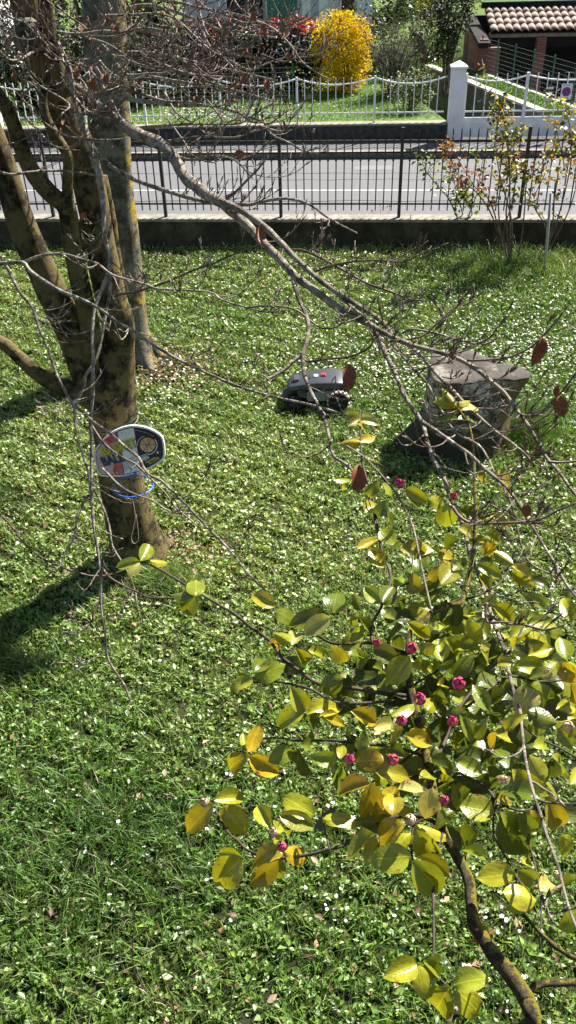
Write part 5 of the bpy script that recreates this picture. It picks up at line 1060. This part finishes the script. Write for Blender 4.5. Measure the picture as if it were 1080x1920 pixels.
slab('print_field', [(562, 170), (606, 173), (690, 194), (762, 230), (815, 272), (832, 336), (840, 428), (830, 470), (755, 525), (680, 566), (634, 584)], M_bdark, board, 0.015)
slab('print_flash', [(360, 520), (432, 500), (446, 634), (370, 636), (340, 600)], M_bred, board, 0.0175)
slab('print_flash', [(255, 285), (330, 235), (372, 222), (380, 290), (300, 330)], M_bred, board, 0.0175)
slab('print_ball', [(692 + 78 * math.cos(a), 336 + 74 * math.sin(a)) for a in [2 * math.pi * i / 32 for i in range(32)]], M_bor, board, 0.0175)
def stroke(pts, wd, mat, off=0.020, name='print_line'):
    n = len(pts); L_, Rr = [], []
    for i in range(n):
        a = pts[max(i - 1, 0)]; c = pts[min(i + 1, n - 1)]; dx, dy = c[0] - a[0], c[1] - a[1]; l = math.hypot(dx, dy) or 1; nx_, ny_ = -dy / l * wd / 2, dx / l * wd / 2
        L_.append((pts[i][0] + nx_, pts[i][1] + ny_)); Rr.append((pts[i][0] - nx_, pts[i][1] - ny_))
    V = [zb(x, y, off) for x, y in L_ + Rr]; return MB().add(V, [(i, i + 1, n + i + 1, n + i) for i in range(n - 1)]).world(name, mat, board)
for pts_ in ([(650, 400), (692, 336), (734, 272)], [(618, 320), (660, 335), (730, 330), (768, 330)], [(640, 285), (672, 320), (690, 360), (690, 410)], [(700, 262), (696, 300), (712, 350), (752, 385)]): stroke(pts_, 4, M_black)
stroke([(690 + 98 * math.cos(a), 336 + 96 * math.sin(a)) for a in [R(x) for x in range(-40, 100, 14)]], 8, M_bwhite)
stroke([(692 + 104 * math.cos(a), 338 + 100 * math.sin(a)) for a in [R(x) for x in range(180, 262, 12)]], 5, M_bwhite)
for q in range(5): stroke([(600 - 6 * q, 455 + 14 * q), (660, 432 + 12 * q), (700 - 10 * q, 418 + 16 * q)], 5, M_bwhite)
for q in range(5): stroke([(440, 530 + 18 * q), (520, 470 + 24 * q), (585, 400 + 40 * q)], 4, M_bdark)
def star(cx, cy, r0): return [(cx + (r0 if i % 2 == 0 else r0 * .42) * math.sin(math.pi * i / 5), cy - (r0 if i % 2 == 0 else r0 * .42) * math.cos(math.pi * i / 5)) for i in range(10)]
slab('print_star', star(793, 412, 17), M_bwhite, board, 0.0175); slab('print_star', star(268, 590, 17), M_bdark, board, 0.0175); slab('print_star', star(382, 612, 18), M_bpink, board, 0.020)
for q in range(9): slab('print_dot', star(572 + q * 22, 186 + q * 3 + 0.55 * q * q, 6), M_bwhite, board, 0.0175)
for q in range(7): slab('print_dot', star(395 + (q % 4) * 38, 216 + (q // 4) * 22, 5), M_bnavy, board, 0.0175)
def btext(body, x, y, x2, y2, hpx, mat, off, bold=0.0, fit=True, shear=0.0):
    a = zb(x, y, off); e = zb(x2, y2, off); ux = (e - a); wl_ = ux.length; ux.normalize(); nz = -bn; uy = nz.cross(ux).normalized()
    size = (zb(x, y - hpx, off) - a).length * 1.38
    mt = Matrix((ux, uy, nz)).transposed().to_4x4(); mt.translation = a - rootloc(board)
    o = text_part('lettering', body, size, mat, board, mt, 0.0006, shear, 1.0, bold)
    bpy.context.view_layer.update(); wd = o.dimensions.x
    if wd > 1e-5: o.matrix_basis = mt @ Matrix.Diagonal((wl_ / wd, 1, 1, 1))
    return solid_text(o)
for dx, dy, mt, of in ((5, 5, M_bdark, 0.0195), (0, 0, M_byel, 0.0212)):
    btext('BASKET', 250 + dx, 442 + dy, 592 + dx, 345 + dy, 84, mt, of, 0.0035)
for dx, dy, mt, of in ((-4, -3, M_byel, 0.0195), (0, 0, M_bnavy, 0.0212)):
    btext('BALL', 248 + dx, 548 + dy, 465 + dx, 492 + dy, 84, mt, of, 0.004)
btext('NEW', 652, 497, 715, 468, 30, M_bwhite, 0.019, 0.001); btext("Dream", 678, 520, 770, 466, 20, M_bwhite, 0.0205); btext('ACTION', 712, 530, 818, 470, 28, M_byel, 0.0222, 0.001)
# ring, bracket, strings
rc = zb(598, 640, 0.0) - Vector((bn.x, bn.y, 0)) * 0.145; rc.z = zb(600, 650).z - 0.0
RR = 0.138
MB().tube([rc + Vector((RR * math.cos(t), RR * math.sin(t), 0)) for t in [2 * math.pi * i / 40 for i in range(40)]], 0.0052, 8, closed=True).world('ring', M_ring, hoop, True)
ba = zb(560, 612, 0.012); MB().tube([ba + Vector((0, 0, 0.0)), ba.lerp(rc, 0.12), rc + Vector((0, RR, 0))], 0.009, 6).world('ring_bracket', M_ring, hoop, True)
mb = MB(); rn = random.Random(5); low = []
for i in range(10):
    t = 2 * math.pi * i / 10; a = rc + Vector((RR * math.cos(t), RR * math.sin(t), -0.004)); e = rc + Vector((0.05 * math.cos(t + .5) + 0.01, 0.05 * math.sin(t + .5), -0.10 - 0.03 * rn.random())); low.append(e)
    mb.tube([a, a.lerp(e, .5) + Vector((rn.uniform(-.02, .02), rn.uniform(-.02, .02), 0.01)), e], 0.0014, 4)
    e2 = rc + Vector((0.06 * math.cos(t - .6), 0.06 * math.sin(t - .6), -0.09)); mb.tube([a, a.lerp(e2, .5) + Vector((0, 0, -.01)), e2], 0.0014, 4)
mb.tube(low, 0.0016, 4, closed=True); mb.world('net', M_string, hoop, True)
q0 = low[3]; lp = [q0, zb(600, 1000, 0.1), zb(570, 1150, 0.08), zb(552, 1230, 0.08), zb(580, 1285, 0.08), zb(622, 1250, 0.08), zb(620, 1150, 0.08), zb(610, 980, 0.1)]
P, _ = smooth_path(lp, [1] * len(lp), 4); MB().tube(P, 0.0022, 5).world('loose_string', M_string, hoop, True)
# ties round the trunk
for (y1, y2, mt) in ((60, 75, M_greenmetal), (110, 95, M_string)):
    c = AY(214, 770 + y1 / 5.4, 5.5); rad_ = 88 * .5 * 6.3 / FPX + 0.004
    MB().tube([c + Vector((rad_ * math.cos(t), rad_ * math.sin(t), 0.02 * math.cos(t))) for t in [2 * math.pi * i / 30 for i in range(30)]], 0.0018, 4, closed=True).world('tie_wire', mt, hoop, True)

# ================================================================== ROSES BY THE FENCE
def rose(base_px, stems, label, pal, wts, nleaf, Y, dens_top=0.3, seed=0):
    b0 = G(*base_px); o = empty('rose_bush', (b0.x, b0.y, 0), label, 'rose bush', 'roses along the iron fence'); rn = random.Random(seed); pts = []
    for s_ in stems:
        P = [AY(x, y, Y + rn.uniform(-.12, .12)) for x, y in s_]; P[0] = P[0].lerp(Vector((b0.x, b0.y, -0.02)), 0.9)
        n = len(P); P, r_ = smooth_path(P, [0.013 * (1 - 0.7 * i / (n - 1)) for i in range(n)], 4)
        mb = MB().tube(P, r_, 5)
        for k in range(5):
            i = rn.randrange(len(P) // 3, len(P)); e = P[i] + Vector((rn.uniform(-.22, .22), rn.uniform(-.2, .2), rn.uniform(.02, .3))); mb.tube([P[i], P[i].lerp(e, .5) + Vector((0, 0, .03)), e], [.005, .004, .002], 4)
            for q in range(9): pts.append(P[i].lerp(e, rn.uniform(.3, 1)) + Vector((rn.gauss(0, .03), rn.gauss(0, .03), rn.gauss(0, .03))))
        mb.world('stem', M_twig, o, True)
        for k in range(int(nleaf * 1.25)):
            t = dens_top + (1 - dens_top) * rn.random() ** 0.7; i = min(int(t * (len(P) - 1)), len(P) - 1); pts.append(P[i] + Vector((rn.gauss(0, .075), rn.gauss(0, .08), rn.gauss(0, .07))))
    P_ = np.array([tuple(p) for p in pts]); V, F, C = leaf_cloud(P_, 0.066, pick_cols(len(P_), pal, wts, .25) * 1.35, aspect=.7)
    tag(part('leaves', V, F, M_fol, o, C, False), kind='stuff'); return o
GY = [(0.10, 0.13, 0.02), (0.28, 0.24, 0.04), (0.20, 0.06, 0.03), (0.05, 0.07, 0.018), (0.32, 0.13, 0.03)]
rose((957, 506), [[(957, 506), (974, 469), (983, 400), (987, 344), (994, 330), (1010, 314), (1035, 275)], [(950, 500), (949, 400), (956, 344), (952, 261), (944, 219), (927, 200), (908, 160)], [(955, 500), (956, 400), (955, 330), (948, 250), (940, 190)], [(952, 500), (944, 440), (960, 380), (968, 320), (962, 280), (970, 240)], [(955, 500), (960, 420), (940, 340), (930, 280), (935, 215)]], 'tall rose with yellow-green young leaves arching above the black fence', GY, [4, 4, 1, 2, 1], 62, 12.25, 0.42, 1)
rose((946, 480), [[(946, 480), (924, 408), (899, 367), (872, 342), (849, 317), (841, 283), (826, 275)], [(946, 480), (927, 400), (910, 365), (890, 350), (860, 300)], [(946, 480), (935, 400), (940, 350), (965, 315), (970, 300)]], 'rose stem with coppery red leaves leaning across the iron bars', [(0.17, 0.05, 0.03), (0.24, 0.11, 0.03), (0.10, 0.03, 0.025), (0.14, 0.15, 0.03)], [3, 2, 2, 2], 60, 12.6, 0.45, 2)
rose((874, 440), [[(874, 440), (860, 414), (841, 372), (822, 350), (797, 317), (786, 280)], [(874, 440), (878, 408), (891, 372), (900, 330), (905, 300)], [(874, 440), (866, 395), (856, 365), (852, 340)], [(874, 440), (885, 400), (872, 370), (866, 340)]], 'low rose with small pale green leaves at the foot of the wall', [(0.14, 0.19, 0.04), (0.22, 0.26, 0.06), (0.07, 0.10, 0.02)], None, 42, 13.2, 0.3, 3)
rose((1018, 484), [[(1018, 484), (1030, 455), (1047, 405), (1063, 344), (1072, 289), (1069, 242), (1058, 200), (1038, 183)], [(1018, 484), (1036, 420), (1041, 344), (1058, 317), (1047, 261), (1040, 220)], [(1018, 484), (1050, 430), (1075, 370), (1085, 300), (1080, 230)], [(1018, 484), (1024, 430), (1000, 380), (1020, 330), (1030, 290)]], 'rose with yellow and orange young leaves beside the thin stake', GY, [3, 5, 1, 1, 2], 60, 12.6, 0.4, 4)
p0 = G(1020, 520); p1 = AY(1033, 362, p0.y)
st = MB(); st.tube([p0 - Vector((0, 0, .1)), p0.lerp(p1, .5), p1], [0.02, 0.019, 0.018], 7)
tag(part('garden_stake', np.array(st.V), st.F, pmat('grey_stake', [(0.3, (0.22, 0.22, 0.22)), (0.7, (0.36, 0.35, 0.34))], 12, 5, 0.7, 0.2), None, smooth=True), 'thin grey stake standing in the grass beside the roses', 'stake')
# small reddish seedling at the wall, bare sapling at the bottom edge
pr = G(712, 448); o = empty('wall_seedling', (pr.x, pr.y, 0), 'small reddish sprouting plant at the foot of the low wall', 'plant')
pts = []
for k in range(5):
    e = Vector((pr.x + random.uniform(-.16, .16), pr.y + random.uniform(-.1, .1), random.uniform(.3, .6))); MB().tube([pr, pr.lerp(e, .5) + Vector((.02, 0, .03)), e], [.006, .005, .002], 4).world('stem', M_twig, o, True)
    pts += [tuple(pr.lerp(e, random.uniform(.4, 1)) + Vector((random.gauss(0, .035), random.gauss(0, .03), random.gauss(0, .03)))) for _ in range(14)]
V, F, C = leaf_cloud(np.array(pts), 0.04, pick_cols(len(pts), [(0.14, 0.04, 0.03), (0.08, 0.03, 0.02)])); part('foliage', V, F, M_fol, o, C, False)
sb = G(332, 1935); o = empty('bare_sapling', (sb.x, sb.y, 0), 'thin leafless sapling shoots rising from the grass at the bottom edge', 'sapling')
for s_, Y in (([(332, 1935), (320, 1885), (280, 1860), (250, 1815), (251, 1735)], 1.93), ([(332, 1935), (322, 1870), (300, 1820), (295, 1740)], 1.95), ([(400, 1950), (420, 1905), (436, 1860), (441, 1825), (434, 1792), (410, 1750)], 1.95), ([(385, 1950), (383, 1900), (380, 1830)], 1.9), ([(334, 1935), (285, 1890), (258, 1850)], 1.9)):
    P = [AY(x, y, Y) for x, y in s_]; P[0] = Vector((P[0].x, P[0].y, -0.02)); n = len(P); P, r_ = smooth_path(P, [0.0042 * (1 - .55 * i / (n - 1)) for i in range(n)], 4)
    mb = MB().tube(P, r_, 5); rn = random.Random(int(s_[-1][0]))
    for k in range(3): i = rn.randrange(3, len(P)); e = P[i] + Vector((rn.uniform(-.07, .07), rn.uniform(-.04, .04), rn.uniform(.02, .08))); mb.tube([P[i], e], [.002, .001], 4)
    mb.world('shoot', M_twig, o, True)

# ================================================================== LAWN GRASS, LITTER, DAISIES
def fbm(x, y, s, seed):
    r = np.random.default_rng(seed); v = np.zeros_like(x)
    for o_ in range(4):
        for _ in range(3):
            a = r.uniform(0, 6.28); k = s * 2 ** o_; v += np.sin((x * math.cos(a) + y * math.sin(a)) * k + r.uniform(0, 6.28)) / (2 ** o_) / 3
    return v
def scatter(n, y0, y1, marg=1.2):
    y = rng.uniform(y0, y1, n); hw = 0.36 * (y * 0.82 + 2.5) + marg; x = rng.uniform(-1, 1, n) * hw.max(); k = np.abs(x) < hw
    return x[k], y[k]
stump_c = np.array([cB.x, cB.y]); tb_ = np.array([TB.x, TB.y]); ot_ = np.array([ob.x, ob.y])
def bare(x, y):   # thin turf round the trunks
    d1 = np.hypot(x - tb_[0] - .1, (y - tb_[1]) * 1.1); d2 = np.hypot(x - ot_[0] - .15, y - ot_[1] + .1); d3 = np.hypot(x - stump_c[0], y - stump_c[1])
    return np.maximum.reduce([np.exp(-(d1 / .30) ** 4), np.exp(-(d2 / .62) ** 4), np.exp(-(d3 / .47) ** 6)])
def lush(x, y): # longer, darker grass
    v = 0.9 * np.exp(-(((x + 1.1) / .9) ** 2 + ((y - 2.9) / .7) ** 2)) + 0.7 * np.exp(-(((x + 2.2) / .6) ** 2 + ((y - 4.4) / .4) ** 2)) + 1.2 * np.exp(-(((x - 2.35) / .22) ** 2 + ((y - 7.35) / .25) ** 2)) + 0.8 * np.exp(-(((x + 1.0) / .3) ** 2 + ((y - 5.15) / .25) ** 2)) + .7 * np.exp(-(((x - 3.4) / 1.2) ** 2 + ((y - 12.3) / .8) ** 2))
    return np.clip(v + 0.25 * fbm(x, y, 1.3, 4), 0, 1.3)
def dry(x, y):
    return np.clip(0.35 + 0.55 * fbm(x, y, .8, 9) + 0.5 * np.exp(-(((x + .6) / 1.6) ** 2 + ((y - 6.2) / 1.1) ** 2)) + .35 * np.exp(-((y - 12.6) / 1.0) ** 2) + .3 * np.exp(-(((x - .4) / .8) ** 2 + ((y - 5.6) / .6) ** 2)) - .6 * lush(x, y), 0, 1)
def clump(x, y):   # knee-high nothing: tufts and hollows of the turf, 0..1
    return np.clip(.5 + .42 * fbm(x, y, 16, 31) + .40 * fbm(x, y, 42, 32), 0, 1)
G0 = np.array([.132, .222, .034]); G1 = np.array([.34, .38, .125]); G2 = np.array([.070, .140, .026])
def turf_colour(n, L, D_):
    C = G0 + (G2 - G0) * np.clip(L * .9, 0, 1)[:, None]; C = C + (G1 - C) * (np.clip(D_ * 1.15, 0, 1) * rng.uniform(.05, 1.0, n))[:, None]
    return C * rng.uniform(.5, 1.55, n)[:, None] * np.stack([rng.uniform(.85, 1.2, n), np.ones(n), rng.uniform(.7, 1.3, n)], 1)
def blades(x, y, hmean, wmean, s):
    n = len(x); L = lush(x, y); D_ = dry(x, y); z = lawn_z(x, y); cl = clump(x, y)
    h = hmean * (1 + .9 * L) * rng.uniform(.5, 1.5, n) * (.45 + .9 * cl); wd = wmean * rng.uniform(.6, 1.4, n)
    a = rng.uniform(0, 6.283, n); lean = rng.uniform(.25, 1.25, n) * h * 1.1; la = rng.uniform(0, 6.283, n) + .8 * fbm(x, y, 3, 2)
    sx_, sy_ = np.cos(a) * wd / 2, np.sin(a) * wd / 2; lx, ly = np.cos(la) * lean, np.sin(la) * lean
    V = np.empty((n, 5, 3)); B = np.stack([x, y, z], 1)
    V[:, 0] = B + np.stack([-sx_, -sy_, 0 * x], 1); V[:, 1] = B + np.stack([sx_, sy_, 0 * x], 1)
    Mp = B + np.stack([lx * .35, ly * .35, h * .66], 1); V[:, 2] = Mp + np.stack([-sx_, -sy_, 0 * x], 1) * .85; V[:, 3] = Mp + np.stack([sx_, sy_, 0 * x], 1) * .85
    V[:, 4] = B + np.stack([lx, ly, h], 1)
    i = np.arange(n)[:, None] * 5; F = np.concatenate([i + np.array([[0, 1, 3]]), i + np.array([[0, 3, 2]]), i + np.array([[2, 3, 4]])])
    C = turf_colour(n, L, D_)
    st_ = rng.random(n) < .05; C[st_] = np.array([.42, .36, .21]) * rng.uniform(.6, 1.1, st_.sum())[:, None]
    return V.reshape(-1, 3), F, np.repeat(C, 5, 0)
def clover(x, y, size):
    n = len(x); L = lush(x, y); cl = clump(x, y)
    z = lawn_z(x, y) + (.004 + .062 * cl) * rng.uniform(.25, 1.15, n) * (1 + .4 * L)
    C = turf_colour(n, L, dry(x, y))
    br = rng.random(n) < .025; C[br] = np.array([.24, .15, .07]) * rng.uniform(.5, 1.3, br.sum())[:, None]
    sz = size * np.exp(rng.normal(0, .35, n)).clip(.5, 2.2)
    return leaf_cloud(np.stack([x, y, z], 1), sz, C, up=np.where(rng.random(n) < .5, 1.0, .25), aspect=.62, sizevar=.1)
VS, FS, CS = [], [], []; off = 0
def push(t):
    global off
    VS.append(t[0]); FS.append(t[1] + off); CS.append(t[2]); off += len(t[0])
for (y0, y1, nb, nc, hb_, wb, lc) in ((1.2, 3.2, 60000, 62000, .060, .0054, .028), (3.2, 5.5, 70000, 78000, .056, .0058, .028), (5.5, 8.5, 100000, 95000, .052, .0068, .030), (8.5, 13.45, 160000, 105000, .048, .0082, .034)):
    x, y = scatter(nb, y0, y1); k = rng.random(len(x)) > np.maximum(bare(x, y) * .9, .75 * (1 - clump(x, y)) ** 1.5); push(blades(x[k], y[k], hb_, wb, 1))
    x, y = scatter(nc, y0, y1); k = rng.random(len(x)) > np.maximum.reduce([bare(x, y) * .93, .6 * np.clip(lush(x, y), 0, 1), .9 * (1 - clump(x, y))]); push(clover(x[k], y[k], lc))
# tall tufts along the wall, at the stump and the trunk foot
for (cx, cy, sx_, sy_, n, h) in ((2.35, 7.35, .14, .16, 2600, .13), (-0.95, 5.2, .2, .12, 1800, .075), (0, 13.3, 9, .12, 6000, .085), (3.4, 12.2, .8, .4, 5000, .10), (-2.3, 4.4, .5, .3, 2500, .08), (cB.x - .1, cB.y - .5, .5, .08, 1200, .06)):
    x = rng.normal(cx, sx_, n) if sx_ < 5 else rng.uniform(-9, 9, n); y = rng.normal(cy, sy_, n) if sx_ < 5 else cy - (x) * math.tan(R(5.8)) + rng.normal(0, sy_, n)
    push(blades(x, y, h, .005 if cy < 9 else .007, 1))
V = np.concatenate(VS); F = np.concatenate(FS); C = np.concatenate(CS)
g = tag(link('grass', mesh_np('grass', V, F, C, smooth=False), M_grass), 'short mixed grass and clover turf of the garden lawn', 'grass', kind='stuff')
# neighbour's turf and the grass strip
x = rng.uniform(-9, 4.2, 60000); y = rng.uniform(20.7, 27.5, 60000); k = y > 20.75 - x * 0.07 + .05
k &= x < q1[0] - .05 - (y - 20.5) * .09
t1 = leaf_cloud(np.stack([x[k], y[k], NZ + rng.uniform(0, .05, k.sum())], 1), .05, pick_cols(k.sum(), [(.10, .20, .02), (.15, .24, .03), (.07, .14, .015)], None, .2), up=.3, aspect=.25)
u = rng.uniform(0, L if False else (ext - A1).length, 9000); v = rng.uniform(.18, .88, 9000)
pp = np.array(A1)[None] + np.array(dirA)[None] * u[:, None] + np.array(side)[None] * v[:, None]; pp[:, 2] = .455 + rng.uniform(0, .07, 9000)
t2 = leaf_cloud(pp, .06, pick_cols(9000, [(.10, .20, .02), (.15, .24, .03), (.07, .14, .015)], None, .2), up=.2, aspect=.25)
V = np.concatenate([t1[0], t2[0]]); F = np.concatenate([t1[1], t2[1] + len(t1[0])]); C = np.concatenate([t1[2], t2[2]])
tag(link('neighbour_grass', mesh_np('neighbour_grass', V, F, C, smooth=False), M_grass), 'bright green mown grass of the garden across the road', 'grass', kind='stuff')
# leaf litter
LX, LY = [], []
for (cx, cy, s_, n) in ((ot_[0] + .45, ot_[1] - .25, .42, 600), (tb_[0] + .25, tb_[1] + .1, .26, 200), (tb_[0] - .1, tb_[1] - .3, .35, 200), (cB.x + .35, cB.y - .35, .4, 260), (cB.x - .5, cB.y - .2, .4, 150), (1.0, 2.3, .7, 170), (0.6, 3.0, 1.2, 120)):
    LX.append(rng.normal(cx, s_, n)); LY.append(rng.normal(cy, s_ * .7, n))
x, y = scatter(1500, 1.5, 13.2); LX.append(x); LY.append(y); x = np.concatenate(LX); y = np.concatenate(LY)
k = (y > 1.0) & (y < 13.2); x, y = x[k], y[k]
V, F, C = leaf_cloud(np.stack([x, y, lawn_z(x, y) + rng.uniform(.012, .055, len(x))], 1), .042, pick_cols(len(x), [(.22, .11, .055), (.34, .20, .11), (.13, .06, .035), (.42, .30, .2)], None, .25), up=1.0, aspect=.6)
tag(link('leaf_litter', mesh_np('leaf_litter', V, F, C, smooth=False), M_dead), 'dry brown leaves scattered in the turf and round the trunks', 'leaves', kind='stuff')
# daisies: white ray petals, yellow eye
def daisy_arrays(P, r0, tilt=.35):
    n = len(P); nv = rng.normal(size=(n, 3)) * tilt; nv[:, 2] = 1; nv[:, :2] += np.array([SUN_DIR.x, SUN_DIR.y]) * .3; nv /= np.linalg.norm(nv, axis=1)[:, None]
    a = np.tile([1., 0, 0], (n, 1)); t = np.cross(nv, a); t /= np.linalg.norm(t, axis=1)[:, None]; bb = np.cross(nv, t); r_ = (r0 * rng.uniform(.7, 1.2, n))[:, None]
    K = 10; V = np.empty((n, K + 1 + 7, 3)); V[:, 0] = P
    for j in range(K):
        q = 2 * math.pi * j / K; rr2 = 1.0 if j % 2 == 0 else .78; V[:, 1 + j] = P + (t * math.cos(q) + bb * math.sin(q)) * r_ * rr2 + nv * r_ * .12
    V[:, K + 1] = P + nv * r_ * .28
    for j in range(6): q = 2 * math.pi * j / 6; V[:, K + 2 + j] = P + (t * math.cos(q) + bb * math.sin(q)) * r_ * .30 + nv * r_ * .14
    tri = [[0, 1 + j, 1 + (j + 1) % K] for j in range(K)] + [[K + 1, K + 2 + j, K + 2 + (j + 1) % 6] for j in range(6)]
    i = np.arange(n)[:, None] * (K + 8); F = np.concatenate([i + np.array([q]) for q in tri])
    c = np.empty((n, K + 8, 3)); c[:, :K + 1] = (.82, .82, .79); c[:, K + 1:] = (.62, .42, .02)
    return V.reshape(-1, 3), F, c.reshape(-1, 3)
DP = []
def ring_px(cx, cy, sx_, sy_, n):
    for _ in range(n):
        px = random.gauss(cx, sx_); py = random.gauss(cy, sy_)
        if 456 < py < 1990 and -80 < px < 1160: q = G(px, py); DP.append((q.x, q.y))
for a in ((900, 690, 150, 38, 760), (1010, 645, 80, 30, 420), (740, 690, 90, 28, 260), (600, 690, 90, 32, 150), (720, 560, 200, 45, 150), (330, 720, 45, 35, 110), (950, 560, 120, 30, 120), (870, 890, 70, 25, 70), (960, 1000, 90, 80, 130), (980, 1130, 80, 90, 90), (450, 480, 220, 15, 110), (300, 470, 120, 14, 60), (860, 470, 160, 14, 160), (540, 800, 300, 160, 60), (520, 1470, 90, 40, 26), (400, 1580, 70, 50, 9), (640, 1640, 90, 70, 14), (860, 1700, 120, 90, 26), (980, 1830, 90, 80, 22), (300, 1600, 200, 180, 14), (200, 1000, 200, 200, 30), (1040, 1450, 40, 60, 22)): ring_px(*a)
DP = np.array(DP); inst = np.hypot(DP[:, 0] - stump_c[0], DP[:, 1] - stump_c[1]) > .5
inst &= np.hypot(DP[:, 0] - tb_[0], DP[:, 1] - tb_[1]) > .28; inst &= np.hypot(DP[:, 0] - ot_[0], DP[:, 1] - ot_[1]) > .4
DP = DP[inst]; DP = DP[np.argsort(DP[:, 1])]
near, far = DP[:240], DP[240:]
dm = []
for k in range(5):
    v, f, c = daisy_arrays(np.zeros((1, 3)), .0115); dm.append(mesh_np('lawn_daisy', v, f, c, smooth=False)); dm[-1].materials.append(M_flower)
for k, (x, y) in enumerate(near):
    o = link('lawn_daisy', dm[k % 5], None, None, (x, y, float(lawn_z(x, y)) + random.uniform(.045, .075))); o.rotation_euler = (0, 0, random.uniform(0, 6.28)); s_ = random.uniform(.8, 1.15); o.scale = (s_, s_, s_)
    tag(o, 'small white daisy with a yellow eye in the lawn', 'daisy', 'daisies in the near part of the lawn')
V, F, C = daisy_arrays(np.stack([far[:, 0], far[:, 1], lawn_z(far[:, 0], far[:, 1]) + rng.uniform(.04, .07, len(far))], 1), .0135)
tag(link('daisy_carpet', mesh_np('daisy_carpet', V, F, C, smooth=False), M_flower), 'drifts of white daisies across the middle and far lawn', 'daisies', kind='stuff')
x = rng.normal(-1.5, 1.2, 260); y = rng.normal(22.0, .5, 260)
V, F, C = daisy_arrays(np.stack([x, y, np.full(260, NZ + .06)], 1), .025)
tag(link('daisy_patch', mesh_np('daisy_patch', V, F, C, smooth=False), M_flower), 'white flowers dotted in the grass across the road', 'daisies', kind='stuff')
